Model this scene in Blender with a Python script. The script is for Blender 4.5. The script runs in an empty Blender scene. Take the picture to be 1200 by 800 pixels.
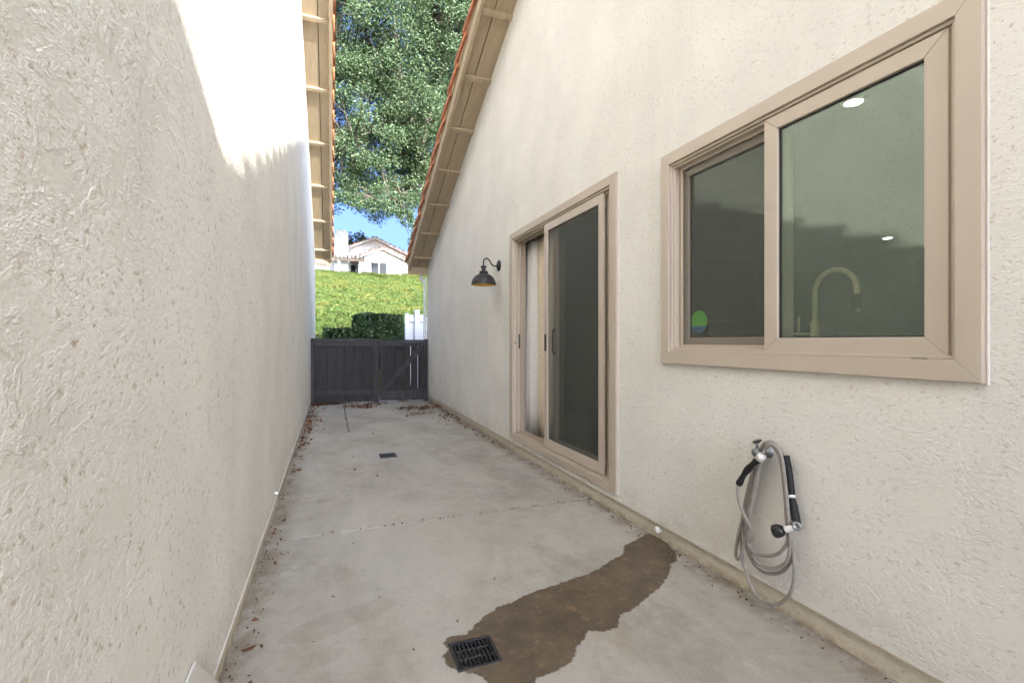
import bpy, bmesh, math, random
import numpy as np
from mathutils import Vector, Matrix, noise as mnoise

random.seed(7)
rng = np.random.default_rng(11)
S = bpy.context.scene
col = S.collection
PI = math.pi

# ------------------------------------------------------------------ camera
CAM_H = 1.1
FPX = 560.0                                   # focal length in pixels of the 1200 px wide photograph
YAW = math.atan(212 / FPX)
cam_data = bpy.data.cameras.new('camera')
cam_data.sensor_width = 36.0
cam_data.lens = FPX / 1200 * 36
cam_data.clip_start = 0.02
cam_data.clip_end = 2000
cam = bpy.data.objects.new('camera', cam_data)
col.objects.link(cam)
cam.location = (0, 0, CAM_H)
cam.rotation_euler = (PI / 2, 0, -YAW)
S.camera = cam

# ------------------------------------------------------------------ sky, sun, exposure
SUN_POS = Vector((1.0, -4.0, 1.184)).normalized()      # towards the sun
sun_el = math.asin(SUN_POS.z)
sun_az = math.atan2(SUN_POS.x, SUN_POS.y)
world = bpy.data.worlds.new('World')
S.world = world
world.use_nodes = True
wn, wl = world.node_tree.nodes, world.node_tree.links
wn.clear()
sky = wn.new('ShaderNodeTexSky')
sky.sky_type = 'NISHITA'
sky.sun_disc = False
sky.sun_elevation = sun_el
sky.sun_rotation = sun_az
sky.altitude = 200
sky.air_density = 0.3
sky.dust_density = 8.0
sky.ozone_density = 4.0
bg = wn.new('ShaderNodeBackground')
bg.inputs['Strength'].default_value = 0.15
wo = wn.new('ShaderNodeOutputWorld')
wl.new(sky.outputs[0], bg.inputs['Color'])
wl.new(bg.outputs[0], wo.inputs['Surface'])
sun_data = bpy.data.lights.new('sun', 'SUN')
sun_data.energy = 2.0
sun_data.angle = math.radians(0.3)
sun_data.color = (1.0, 0.97, 0.91)
sun = bpy.data.objects.new('sun', sun_data)
col.objects.link(sun)
sun.rotation_euler = (-SUN_POS).to_track_quat('-Z', 'Y').to_euler()
sun.location = SUN_POS * 40
S.view_settings.view_transform = 'Standard'
S.view_settings.look = 'None'
S.view_settings.exposure = 2.70
S.view_settings.gamma = 1.0
S.view_settings.use_curve_mapping = False
try:
    S.cycles.max_bounces = 8
    S.cycles.diffuse_bounces = 5
    S.cycles.transparent_max_bounces = 12
    S.cycles.use_adaptive_sampling = True
    S.cycles.adaptive_threshold = 0.03
except Exception:
    pass

# ------------------------------------------------------------------ photo pixel -> place
CT, ST = math.cos(YAW), math.sin(YAW)
XR = CT * CAM_H / 0.608          # face of the right wall
XL = -CT * CAM_H / 3.08          # face of the left wall
def ray(px, py):
    a = (px - 600) / FPX; b = (py - 400) / FPX
    return (ST + a * CT, CT - a * ST, -b)
def on_x(px, py, X):
    v = ray(px, py); t = X / v[0]
    return Vector((X, v[1] * t, CAM_H + v[2] * t))
def on_z(px, py, Z=0.0):
    v = ray(px, py); t = (Z - CAM_H) / v[2]
    return Vector((v[0] * t, v[1] * t, Z))
def on_y(px, py, Y):
    v = ray(px, py); t = Y / v[1]
    return Vector((v[0] * t, Y, CAM_H + v[2] * t))

# ------------------------------------------------------------------ materials
class NT:
    def __init__(self, name):
        self.m = bpy.data.materials.new(name)
        self.m.use_nodes = True
        self.n = self.m.node_tree.nodes; self.l = self.m.node_tree.links
        self.n.clear()
        self.out = self.n.new('ShaderNodeOutputMaterial')
        self.pos = self.n.new('ShaderNodeNewGeometry')
    def link(self, a, b): self.l.new(a, b)
    def noise(self, scale, detail=3, rough=.55, dist=0.0, vec=None):
        t = self.n.new('ShaderNodeTexNoise')
        t.inputs['Scale'].default_value = scale
        t.inputs['Detail'].default_value = detail
        t.inputs['Roughness'].default_value = rough
        t.inputs['Distortion'].default_value = dist
        self.link(vec or self.pos.outputs['Position'], t.inputs['Vector'])
        return t.outputs['Fac']
    def voronoi(self, scale, feature='F1', vec=None):
        t = self.n.new('ShaderNodeTexVoronoi'); t.feature = feature
        t.inputs['Scale'].default_value = scale
        self.link(vec or self.pos.outputs['Position'], t.inputs['Vector'])
        return t.outputs['Distance']
    def mapping(self, scale=(1, 1, 1), rot=(0, 0, 0), loc=(0, 0, 0), vec=None):
        t = self.n.new('ShaderNodeMapping')
        t.inputs['Scale'].default_value = scale
        t.inputs['Rotation'].default_value = rot
        t.inputs['Location'].default_value = loc
        self.link(vec or self.pos.outputs['Position'], t.inputs['Vector'])
        return t.outputs['Vector']
    def ramp(self, fac, lo, hi, a=0.0, b=1.0):
        t = self.n.new('ShaderNodeMapRange'); t.interpolation_type = 'SMOOTHSTEP'
        t.inputs['From Min'].default_value = lo; t.inputs['From Max'].default_value = hi
        t.inputs['To Min'].default_value = a; t.inputs['To Max'].default_value = b
        self.link(fac, t.inputs['Value'])
        return t.outputs['Result']
    def math(self, op, a, b=None):
        t = self.n.new('ShaderNodeMath'); t.operation = op
        for i, v in enumerate((a, b)):
            if v is None: continue
            if isinstance(v, (int, float)): t.inputs[i].default_value = v
            else: self.link(v, t.inputs[i])
        return t.outputs[0]
    def mix(self, fac, a, b, mode='MIX'):
        t = self.n.new('ShaderNodeMix'); t.data_type = 'RGBA'; t.blend_type = mode
        if isinstance(fac, (int, float)): t.inputs['Factor'].default_value = fac
        else: self.link(fac, t.inputs['Factor'])
        for k, v in (('A', a), ('B', b)):
            s = [i for i in t.inputs if i.name == k and i.type == 'RGBA'][0]
            if isinstance(v, tuple): s.default_value = (*v, 1)
            else: self.link(v, s)
        return [o for o in t.outputs if o.type == 'RGBA'][0]
    def bsdf(self, color, rough=.7, metal=0.0, spec=.5, bump=None, bump_d=.002, bump_s=1.0):
        p = self.n.new('ShaderNodeBsdfPrincipled')
        if isinstance(color, tuple): p.inputs['Base Color'].default_value = (*color, 1)
        else: self.link(color, p.inputs['Base Color'])
        if isinstance(rough, (int, float)): p.inputs['Roughness'].default_value = rough
        else: self.link(rough, p.inputs['Roughness'])
        p.inputs['Metallic'].default_value = metal
        p.inputs['Specular IOR Level'].default_value = spec
        if bump is not None:
            b = self.n.new('ShaderNodeBump')
            b.inputs['Distance'].default_value = bump_d
            b.inputs['Strength'].default_value = bump_s
            self.link(bump, b.inputs['Height'])
            self.link(b.outputs[0], p.inputs['Normal'])
        self.p = p
        return p.outputs[0]
    def done(self, shader):
        self.link(shader, self.out.inputs['Surface'])
        return self.m

def plain(name, c, rough=.6, metal=0.0, spec=.5, var=.08, scale=30, bump=0.0):
    t = NT(name)
    n = t.noise(scale, 4)
    f = t.ramp(n, .3, .7)
    cc = t.mix(f, tuple(v * (1 - var) for v in c), tuple(min(1, v * (1 + var)) for v in c))
    return t.done(t.bsdf(cc, rough, metal, spec, n if bump else None, bump))

def stucco(name, base, pit_col, a_grit, a_skin, pit_lo, pit_hi, pit_mix, skin_rot):
    t = NT(name)
    grit = t.noise(62, 5, .72, .0, t.mapping((1, .8, 1.15)))               # rough sand-and-lump texture
    n_p = t.noise(7.5, 5, .70, .3, t.mapping((1, .8, 1.25), skin_rot))      # trowelled skins with ragged edges
    skin = t.ramp(n_p, .49, .52)
    flat = t.ramp(n_p, .46, .60)                                            # skins are smoother than the ground coat
    rough_area = t.math('SUBTRACT', 1.0, t.math('MULTIPLY', flat, .6))
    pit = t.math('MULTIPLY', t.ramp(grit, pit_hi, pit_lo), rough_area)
    big = t.noise(2.2, 2, .5)
    hgt = t.math('MULTIPLY', t.math('MULTIPLY', grit, rough_area), a_grit * 1.15)
    hgt = t.math('ADD', hgt, t.math('MULTIPLY', skin, a_skin))
    hgt = t.math('ADD', hgt, t.math('MULTIPLY', big, .010))
    c = t.mix(t.ramp(big, .3, .7), tuple(v * .955 for v in base), tuple(v * 1.03 for v in base))
    streak = t.noise(5, 4, .65, 0, t.mapping((1, 1, .12)))
    c = t.mix(t.math('MULTIPLY', t.ramp(streak, .5, .75), .10), c, tuple(v * .6 for v in base))
    c = t.mix(t.math('MULTIPLY', pit, pit_mix), c, pit_col)  # pit dirt, deepened to add shading contrast to the recesses
    # rain splash dirt on the lowest hand of the wall
    sep = t.n.new('ShaderNodeSeparateXYZ'); t.link(t.pos.outputs['Position'], sep.inputs[0])
    low = t.math('MULTIPLY', t.ramp(sep.outputs['Z'], .34, .08), t.ramp(n_p, .38, .68))
    c = t.mix(t.math('MULTIPLY', low, .30), c, (.40, .32, .22))
    sh = t.bsdf(c, 1.0, 0, 0.0)
    d = t.n.new('ShaderNodeDisplacement')
    d.inputs['Midlevel'].default_value = 0.0
    d.inputs['Scale'].default_value = 1.0
    t.link(hgt, d.inputs['Height'])
    t.link(d.outputs[0], t.out.inputs['Displacement'])
    t.m.displacement_method = 'BUMP'
    return t.done(sh)

M = {}
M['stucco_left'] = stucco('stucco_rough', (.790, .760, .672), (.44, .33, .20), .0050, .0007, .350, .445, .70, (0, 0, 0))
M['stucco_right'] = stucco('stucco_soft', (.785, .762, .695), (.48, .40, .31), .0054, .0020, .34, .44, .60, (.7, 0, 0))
M['stucco_far'] = plain('stucco_plain', (.76, .73, .67), .9, 0, .2, .04, 14)
M['white_house'] = plain('white_stucco', (.80, .80, .78), .9, 0, .2, .03, 6)
M['trim'] = plain('tan_painted_trim', (.51, .43, .34), .45, 0, .4, .03, 9)
M['vinyl'] = plain('tan_vinyl', (.535, .455, .365), .38, 0, .45, .015, 5)
M['gasket'] = plain('dark_gasket', (.03, .028, .025), .6)
M['white_plastic'] = plain('white_plastic', (.75, .74, .70), .4)
M['black_metal'] = plain('matt_black_metal', (.022, .020, .019), .45, 0, .5, .2, 40)
M['gold_inside'] = plain('gold_enamel', (.80, .52, .10), .35, .3)
M['dark_plastic'] = plain('black_plastic', (.016, .016, .017), .4, 0, .5, .2, 60)
M['brass'] = plain('brushed_brass', (.80, .66, .38), .40, .35)
M['grey_metal'] = plain('dull_zinc', (.32, .34, .34), .45, .8)
M['hose'] = plain('taupe_hose_rubber', (.30, .272, .24), .48, 0, .4, .10, 60)
M['rubber'] = plain('black_rubber_grip', (.018, .018, .018), .6, 0, .4, .2, 80)
M['curtain_white'] = plain('white_curtain', (.82, .81, .80), .9, 0, .1, .03, 20)
M['curtain_beige'] = plain('beige_curtain', (.76, .67, .53), .9, 0, .1, .05, 30)
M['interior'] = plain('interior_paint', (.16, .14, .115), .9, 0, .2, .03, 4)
M['interior_dark'] = plain('dimmed_ceiling', (.075, .065, .055), .8, 0, .2, .1, 4)  # ceiling, like the room paint, coloured dark so the interior reads dim
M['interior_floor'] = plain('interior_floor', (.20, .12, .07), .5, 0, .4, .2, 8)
M['counter'] = plain('counter_stone', (.20, .19, .18), .3, 0, .5, .2, 30)
M['wood'] = plain('brown_wood', (.26, .15, .08), .5, 0, .4, .2, 20)
M['dirt'] = plain('dark_soil', (.10, .075, .05), .95, 0, .1, .3, 20)
M['board_white'] = plain('offwhite_board', (.78, .75, .69), .7, 0, .3, .02, 10)
M['pipe_white'] = plain('white_painted_pipe', (.78, .77, .74), .5)
M['vinyl_white'] = plain('white_vinyl_fence', (.62, .64, .67), .5)
M['far_window'] = plain('far_window_glass', (.035, .04, .045), .5, 0, .08)
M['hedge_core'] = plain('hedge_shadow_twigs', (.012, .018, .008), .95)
M['tile_pale'] = plain('sun_bleached_tile', (.46, .27, .19), .85, 0, .2, .2, 3)
M['pergola'] = plain('pergola_wood', (.22, .17, .13), .8)

def mat_foundation():
    t = NT('painted_foundation')
    n = t.noise(16, 5, .65); n2 = t.noise(60, 3)
    sep = t.n.new('ShaderNodeSeparateXYZ'); t.link(t.pos.outputs['Position'], sep.inputs[0])
    c = t.mix(t.ramp(n, .35, .7), (.66, .60, .48), (.74, .69, .58))
    low = t.math('MULTIPLY', t.ramp(sep.outputs['Z'], .05, .0), t.ramp(n, .35, .6))
    c = t.mix(t.math('MULTIPLY', low, .7), c, (.30, .20, .11))
    c = t.mix(t.math('MULTIPLY', t.ramp(n2, .62, .72), .5), c, (.22, .17, .12))
    return t.done(t.bsdf(c, .9, 0, .2, n2, .003))
M['foundation'] = mat_foundation()

def mat_concrete():
    t = NT('weathered_concrete')
    vec = t.mapping((1, .5, 1), (0, 0, .35))
    n1 = t.noise(1.3, 7, .68, .5, vec); n2 = t.noise(5.5, 7, .72, .4); n3 = t.noise(190, 3, .75); n4 = t.noise(.6, 3)
    n5 = t.noise(24, 4, .7)
    c = t.mix(t.ramp(n1, .36, .64), (.33, .303, .245), (.495, .468, .402))
    c = t.mix(t.math('MULTIPLY', t.ramp(n2, .40, .62), .40), c, (.49, .465, .41))
    c = t.mix(t.math('MULTIPLY', t.ramp(n4, .48, .66), .45), c, (.415, .41, .385))
    # tan staining
    c = t.mix(t.math('MULTIPLY', t.ramp(t.noise(1.9, 6, .72, .8), .53, .68), .50), c, (.36, .285, .20))
    c = t.mix(t.math('MULTIPLY', t.ramp(n5, .52, .66), .22), c, (.27, .24, .20))
    c = t.mix(t.math('MULTIPLY', t.ramp(n3, .52, .66), .50), c, (.22, .19, .15))
    c = t.mix(t.math('MULTIPLY', t.ramp(n3, .46, .32), .22), c, (.62, .59, .54))
    # pale lime bloom
    c = t.mix(t.math('MULTIPLY', t.ramp(t.noise(2.7, 6, .75, .4), .57, .70), .45), c, (.61, .595, .55))
    # an old dried puddle
    sep = t.n.new('ShaderNodeSeparateXYZ'); t.link(t.pos.outputs['Position'], sep.inputs[0])
    def blob(cx, cy, rx, ry, ang):
        x = t.math('SUBTRACT', sep.outputs['X'], cx); y = t.math('SUBTRACT', sep.outputs['Y'], cy)
        u = t.math('ADD', t.math('MULTIPLY', x, math.cos(ang) / rx), t.math('MULTIPLY', y, math.sin(ang) / rx))
        v = t.math('ADD', t.math('MULTIPLY', x, -math.sin(ang) / ry), t.math('MULTIPLY', y, math.cos(ang) / ry))
        r = t.math('SQRT', t.math('ADD', t.math('MULTIPLY', u, u), t.math('MULTIPLY', v, v)))
        r = t.math('ADD', r, t.math('MULTIPLY', t.math('SUBTRACT', t.noise(7, 5, .6), .5), 1.1))
        return t.ramp(r, 1.05, .96)
    b = on_z(395, 728)
    c = t.mix(t.math('MULTIPLY', blob(b.x, b.y, .24, .075, .35), .26), c, (.30, .26, .21))
    b2 = on_z(440, 628)
    c = t.mix(t.math('MULTIPLY', blob(b2.x + .25, b2.y + .1, .6, .9, .5), .18), c, (.60, .55, .48))
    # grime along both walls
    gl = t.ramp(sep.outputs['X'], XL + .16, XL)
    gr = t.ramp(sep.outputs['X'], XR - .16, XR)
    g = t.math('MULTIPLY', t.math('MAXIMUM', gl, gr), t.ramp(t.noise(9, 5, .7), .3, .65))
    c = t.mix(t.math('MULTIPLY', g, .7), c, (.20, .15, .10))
    bump = t.math('ADD', t.math('MULTIPLY', n3, .5), t.math('MULTIPLY', n2, .8))
    return t.done(t.bsdf(c, .86, 0, .25, bump, .004, .7))
M['concrete'] = mat_concrete()

def mat_wet():
    t = NT('wet_concrete')
    n1 = t.noise(5, 6, .65); n3 = t.noise(130, 3, .6)
    c = t.mix(t.ramp(n1, .3, .7), (.085, .060, .036), (.150, .112, .070))
    c = t.mix(t.math('MULTIPLY', t.ramp(n3, .5, .7), .55), c, (.23, .18, .115))
    c = t.mix(t.math('MULTIPLY', t.ramp(t.noise(11, 4), .60, .72), .5), c, (.34, .20, .10))
    c = t.mix(t.math('MULTIPLY', t.ramp(t.noise(3.0, 5, .7, .6), .48, .66), .55), c, (.075, .055, .036))
    c = t.mix(t.math('MULTIPLY', t.ramp(t.noise(26, 4, .7), .56, .66), .45), c, (.26, .205, .14))
    return t.done(t.bsdf(c, t.ramp(n3, .3, .7, .32, .66), 0, .45, n3, .002, .8))
M['wet'] = mat_wet()

def mat_damp():
    t = NT('half_dry_concrete')
    tr = t.n.new('ShaderNodeBsdfTransparent')
    df = t.bsdf((.20, .155, .105), .8, 0, .2)
    mx = t.n.new('ShaderNodeMixShader')
    t.link(t.ramp(t.noise(30, 5, .7), .35, .65, .12, .62), mx.inputs[0])
    t.link(tr.outputs[0], mx.inputs[1]); t.link(df, mx.inputs[2])
    return t.done(mx.outputs[0])
M['damp'] = mat_damp()

def mat_tile():
    t = NT('terracotta_tile')
    n = t.noise(9, 5); n2 = t.noise(60, 3)
    c = t.mix(t.ramp(n, .3, .7), (.42, .15, .065), (.52, .21, .10))
    oi = t.n.new('ShaderNodeObjectInfo')
    c = t.mix(t.math('MULTIPLY', oi.outputs['Random'], .4), c, (.36, .16, .10))
    return t.done(t.bsdf(c, .85, 0, .25, n2, .002))
M['tile'] = mat_tile()

def mat_soffit():
    t = NT('painted_eave_timber')
    vec = t.mapping((14, 1.2, 1.2))
    n = t.noise(4, 5, .6, .3, vec)
    c = t.mix(t.ramp(n, .3, .7), (.40, .31, .20), (.47, .375, .25))
    c = t.mix(t.math('MULTIPLY', t.ramp(t.noise(11, 3), .70, .76), .6), c, (.22, .15, .09))
    return t.done(t.bsdf(c, .65, 0, .35, n, .002))
M['soffit'] = mat_soffit()

def mat_gate(name, lo, hi):
    t = NT(name)
    vec = t.mapping((9, 9, .9))
    n = t.noise(4, 6, .65, .4, vec); n2 = t.noise(14, 5, .7)
    oi = t.n.new('ShaderNodeObjectInfo')
    c = t.mix(t.ramp(n, .3, .72), lo, hi)
    c = t.mix(t.math('MULTIPLY', oi.outputs['Random'], .5), c, (.030, .024, .022))
    c = t.mix(t.math('MULTIPLY', t.ramp(n2, .70, .74), .6), c, (.22, .20, .19))
    return t.done(t.bsdf(c, .7, 0, .3, n, .003))
M['gate'] = mat_gate('charcoal_stained_wood', (.019, .017, .018), (.045, .042, .044))
M['gate_rail'] = mat_gate('lit_charcoal_wood', (.030, .029, .032), (.066, .064, .069))  # lighter copy of the gate stain; light on rails put into its colour

def mat_leaf(name, cols, trans=.35, rough=.55, patch=None):
    t = NT(name)
    r = t.pos.outputs['Random Per Island']
    cr = t.n.new('ShaderNodeValToRGB')
    e = cr.color_ramp.elements
    e[0].position = 0; e[0].color = (*cols[0], 1)
    e[1].position = 1; e[1].color = (*cols[-1], 1)
    for i, cc in enumerate(cols[1:-1]):
        x = e.new((i + 1) / (len(cols) - 1)); x.color = (*cc, 1)
    t.link(r, cr.inputs[0])
    n = t.noise(.35, 3)
    c = t.mix(t.math('MULTIPLY', t.ramp(n, .35, .65), .35), cr.outputs[0], cols[0])
    if patch:
        c = t.mix(t.math('MULTIPLY', t.ramp(t.noise(.8, 4, .6), .48, .66), .5), c, patch)
        c = t.mix(t.math('MULTIPLY', t.ramp(t.noise(1.7, 3, .6), .60, .70), .35), c, (.20, .15, .085))
    sh = t.bsdf(c, rough, 0, .4)
    tr = t.n.new('ShaderNodeBsdfTranslucent'); t.link(c, tr.inputs['Color'])
    mx = t.n.new('ShaderNodeMixShader'); mx.inputs[0].default_value = trans
    t.link(sh, mx.inputs[1]); t.link(tr.outputs[0], mx.inputs[2])
    return t.done(mx.outputs[0])
M['tree_leaf'] = mat_leaf('tree_leaf', [(.045, .085, .035), (.075, .13, .055), (.13, .19, .085), (.25, .30, .16)])
M['hedge_leaf'] = mat_leaf('hedge_leaf', [(.022, .042, .014), (.04, .075, .022), (.07, .13, .04)], .2, .4)
M['cover_leaf'] = mat_leaf('ground_cover_leaf', [(.07, .125, .025), (.105, .175, .035), (.15, .195, .045), (.20, .21, .06)], .3, .7, (.26, .23, .05))
M['far_leaf'] = mat_leaf('far_leaf', [(.05, .07, .03), (.09, .10, .05), (.13, .13, .07)], .3)
M['dry_leaf'] = mat_leaf('dry_leaf', [(.10, .040, .018), (.17, .068, .030), (.23, .11, .05), (.30, .17, .09)], .15, .7)
M['bark'] = plain('pale_bark', (.34, .28, .22), .9, 0, .2, .35, 9, .02)
M['twig'] = plain('twig_bark', (.11, .09, .07), .9, 0, .2, .3, 9)

def mat_ground(name, a, b, s):
    t = NT(name)
    n = t.noise(s, 6, .65)
    return t.done(t.bsdf(t.mix(t.ramp(n, .3, .7), a, b), .95, 0, .1, n, .02))
M['soil_green'] = mat_ground('hill_soil', (.06, .09, .02), (.11, .13, .03), .9)
M['earth'] = mat_ground('dry_earth', (.20, .17, .12), (.30, .26, .19), 1.7)

def mat_glass(name, tint, refl):
    t = NT(name)
    tr = t.n.new('ShaderNodeBsdfTransparent'); tr.inputs['Color'].default_value = (*tint, 1)
    gl = t.n.new('ShaderNodeBsdfGlossy'); gl.inputs['Roughness'].default_value = 0.0
    gl.inputs['Color'].default_value = (.86, 1.0, .90, 1)
    dt = t.n.new('ShaderNodeVectorMath'); dt.operation = 'DOT_PRODUCT'
    t.link(t.pos.outputs['Incoming'], dt.inputs[0]); t.link(t.pos.outputs['Normal'], dt.inputs[1])
    cs = t.math('SUBTRACT', 1.0, t.math('ABSOLUTE', dt.outputs['Value']))
    fac = t.math('MINIMUM', t.math('ADD', t.math('MULTIPLY', t.math('POWER', cs, 5.0), .95), refl), .95)
    mx = t.n.new('ShaderNodeMixShader'); t.link(fac, mx.inputs[0])
    t.link(tr.outputs[0], mx.inputs[1]); t.link(gl.outputs[0], mx.inputs[2])
    return t.done(mx.outputs[0])
M['glass'] = mat_glass('window_glass', (.78, .82, .77), .150)
M['door_glass'] = mat_glass('door_glass', (.80, .84, .80), .045)

def mat_screen(name, open_):
    t = NT(name)
    tr = t.n.new('ShaderNodeBsdfTransparent')
    df = t.bsdf((.11, .115, .10), .7, 0, .2)
    mx = t.n.new('ShaderNodeMixShader')
    mx.inputs[0].default_value = 1 - open_
    t.link(tr.outputs[0], mx.inputs[1]); t.link(df, mx.inputs[2])
    return t.done(mx.outputs[0])
M['screen'] = mat_screen('insect_mesh', .78)
M['door_screen'] = mat_screen('door_insect_mesh', .62)

def mat_emit(name, c, s):
    t = NT(name)
    e = t.n.new('ShaderNodeEmission'); e.inputs[0].default_value = (*c, 1); e.inputs[1].default_value = s
    return t.done(e.outputs[0])
M['led'] = mat_emit('lit_led_disc', (1.0, .93, .82), 14.0)
M['bulb'] = plain('frosted_bulb', (.80, .74, .60), .3)

def mat_sticker():
    t = NT('round_green_blue_sticker')
    sep = t.n.new('ShaderNodeSeparateXYZ'); t.link(t.pos.outputs['Position'], sep.inputs[0])
    f = t.ramp(sep.outputs['Z'], 1.178, 1.180)
    c = t.mix(f, (.10, .22, .34), (.16, .52, .07))
    return t.done(t.bsdf(c, .5))
M['sticker'] = mat_sticker()

# ------------------------------------------------------------------ mesh helpers
ORIG = {}
def put(o, parent, world_loc):
    pl = ORIG[parent.name] if parent else Vector((0, 0, 0))
    o.parent = parent
    o.location = Vector(world_loc) - pl
    ORIG[o.name] = Vector(world_loc)
    return o
def tag(o, label=None, cat=None, group=None, kind=None):
    if label: o['label'] = label
    if cat: o['category'] = cat
    if group: o['group'] = group
    if kind: o['kind'] = kind
    return o
def thing(name, loc, label=None, cat=None, group=None, parent=None):
    o = bpy.data.objects.new(name, None)
    o.empty_display_size = .1
    col.objects.link(o)
    put(o, parent, loc)
    return tag(o, label, cat, group)

class MB:
    def __init__(self): self.v = []; self.f = []
    def add(self, vs, fs):
        b = len(self.v); self.v += [tuple(p) for p in vs]; self.f += [tuple(i + b for i in q) for q in fs]
        return self
    def box(self, x0, x1, y0, y1, z0, z1):
        if x0 > x1: x0, x1 = x1, x0
        if y0 > y1: y0, y1 = y1, y0
        if z0 > z1: z0, z1 = z1, z0
        vs = [(x, y, z) for z in (z0, z1) for y in (y0, y1) for x in (x0, x1)]
        return self.add(vs, [(0, 2, 3, 1), (4, 5, 7, 6), (0, 1, 5, 4), (2, 6, 7, 3), (0, 4, 6, 2), (1, 3, 7, 5)])
    def hexa(self, a, b):
        """a, b: two quads (4 points each) joined into a solid"""
        return self.add(list(a) + list(b), [(3, 2, 1, 0), (4, 5, 6, 7)] + [(i, (i + 1) % 4, 4 + (i + 1) % 4, 4 + i) for i in range(4)])
    def prism(self, pts, d):
        d = Vector(d); n = len(pts); p = [Vector(q) for q in pts]
        return self.add(p + [q + d for q in p], [tuple(range(n))[::-1], tuple(range(n, 2 * n))] + [(i, (i + 1) % n, n + (i + 1) % n, n + i) for i in range(n)])
    def tube(self, pts, r, n=10, cap=True):
        pts = [Vector(p) for p in pts]; k = len(pts)
        rs = r if isinstance(r, (list, tuple)) else [r] * k
        vs = []; up = None
        for i, p in enumerate(pts):
            t = (pts[min(i + 1, k - 1)] - pts[max(i - 1, 0)])
            if t.length < 1e-9: t = Vector((0, 0, 1))
            t.normalize()
            if up is None:
                a = Vector((0, 0, 1)) if abs(t.z) < .9 else Vector((1, 0, 0))
                up = t.cross(a).normalized()
            else:
                up = (up - t * up.dot(t))
                up = up.normalized() if up.length > 1e-6 else t.orthogonal().normalized()
            w = t.cross(up)
            for j in range(n):
                q = 2 * PI * j / n
                vs.append(p + (up * math.cos(q) + w * math.sin(q)) * rs[i])
        fs = [(i * n + j, i * n + (j + 1) % n, (i + 1) * n + (j + 1) % n, (i + 1) * n + j) for i in range(k - 1) for j in range(n)]
        if cap: fs += [tuple(range(n))[::-1], tuple(range((k - 1) * n, k * n))]
        return self.add(vs, fs)
    def lathe(self, prof, c, axis=(0, 0, 1), n=28):
        ax = Vector(axis).normalized(); u = ax.orthogonal().normalized(); w = ax.cross(u); c = Vector(c)
        vs = []
        for (r, h) in prof:
            for j in range(n):
                q = 2 * PI * j / n
                vs.append(c + ax * h + (u * math.cos(q) + w * math.sin(q)) * r)
        k = len(prof)
        fs = [(i * n + j, i * n + (j + 1) % n, (i + 1) * n + (j + 1) % n, (i + 1) * n + j) for i in range(k - 1) for j in range(n)]
        return self.add(vs, fs)
    def build(self, name, mat, parent=None, smooth=False, bevel=0.0, origin=None, segs=2):
        a = np.array(self.v)
        c = Vector(((a.min(0) + a.max(0)) / 2).tolist()) if origin is None else Vector(origin)
        me = bpy.data.meshes.new(name)
        me.from_pydata([tuple(Vector(p) - c) for p in self.v], [], self.f)
        bm = bmesh.new(); bm.from_mesh(me); bmesh.ops.recalc_face_normals(bm, faces=bm.faces); bm.to_mesh(me); bm.free()
        if smooth:
            me.polygons.foreach_set('use_smooth', [True] * len(me.polygons))
        me.materials.append(mat)
        o = bpy.data.objects.new(name, me)
        col.objects.link(o)
        put(o, parent, c)
        if bevel:
            b = o.modifiers.new('bevel', 'BEVEL'); b.width = bevel; b.segments = segs; b.limit_method = 'ANGLE'; b.angle_limit = math.radians(40)
        return o

def np_mesh(name, verts, quads, mat, parent=None, smooth=False):
    me = bpy.data.meshes.new(name)
    nq = len(quads)
    me.vertices.add(len(verts)); me.vertices.foreach_set('co', np.asarray(verts, np.float32).ravel())
    me.loops.add(nq * 4); me.loops.foreach_set('vertex_index', np.asarray(quads, np.int32).ravel())
    me.polygons.add(nq)
    me.polygons.foreach_set('loop_start', np.arange(0, nq * 4, 4, dtype=np.int32))
    if smooth: me.polygons.foreach_set('use_smooth', np.ones(nq, dtype=bool))
    me.update(calc_edges=True); me.validate()
    me.materials.append(mat)
    o = bpy.data.objects.new(name, me)
    col.objects.link(o)
    put(o, parent, (0, 0, 0))
    return o

def smooth_path(pts, sub=6):
    """Catmull-Rom through the points"""
    p = [Vector(q) for q in pts]; out = []
    for i in range(len(p) - 1):
        a = p[max(i - 1, 0)]; b = p[i]; c = p[i + 1]; d = p[min(i + 2, len(p) - 1)]
        for k in range(sub):
            t = k / sub
            out.append(.5 * ((2 * b) + (c - a) * t + (2 * a - 5 * b + 4 * c - d) * t * t + (3 * b - a - 3 * c + d) * t ** 3))
    out.append(p[-1])
    return out

def leaves_mesh(name, centers, size, mat, parent=None, aspect=.5, flat=0.0, seed=1, bend=.25):
    """one small folded quad for each leaf"""
    g = np.random.default_rng(seed)
    c = np.asarray(centers, float); n = len(c)
    sz = np.broadcast_to(np.asarray(size, float), (n,)) * g.uniform(.65, 1.35, n)
    d = g.normal(size=(n, 3)); d[:, 2] *= (1 - flat); d /= np.linalg.norm(d, axis=1)[:, None]
    e = g.normal(size=(n, 3)); e[:, 2] *= (1 - flat)
    e -= d * (e * d).sum(1)[:, None]; e /= np.linalg.norm(e, axis=1)[:, None]
    nn = np.cross(d, e)
    L = d * sz[:, None] * .5; W = e * (sz * aspect)[:, None] * .5; B = nn * (sz * bend)[:, None] * .5
    v = np.stack([c - L, c - W + B, c + L, c + W + B], 1).reshape(-1, 3)
    q = np.arange(n * 4).reshape(n, 4)
    return np_mesh(name, v, q, mat, parent)

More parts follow.
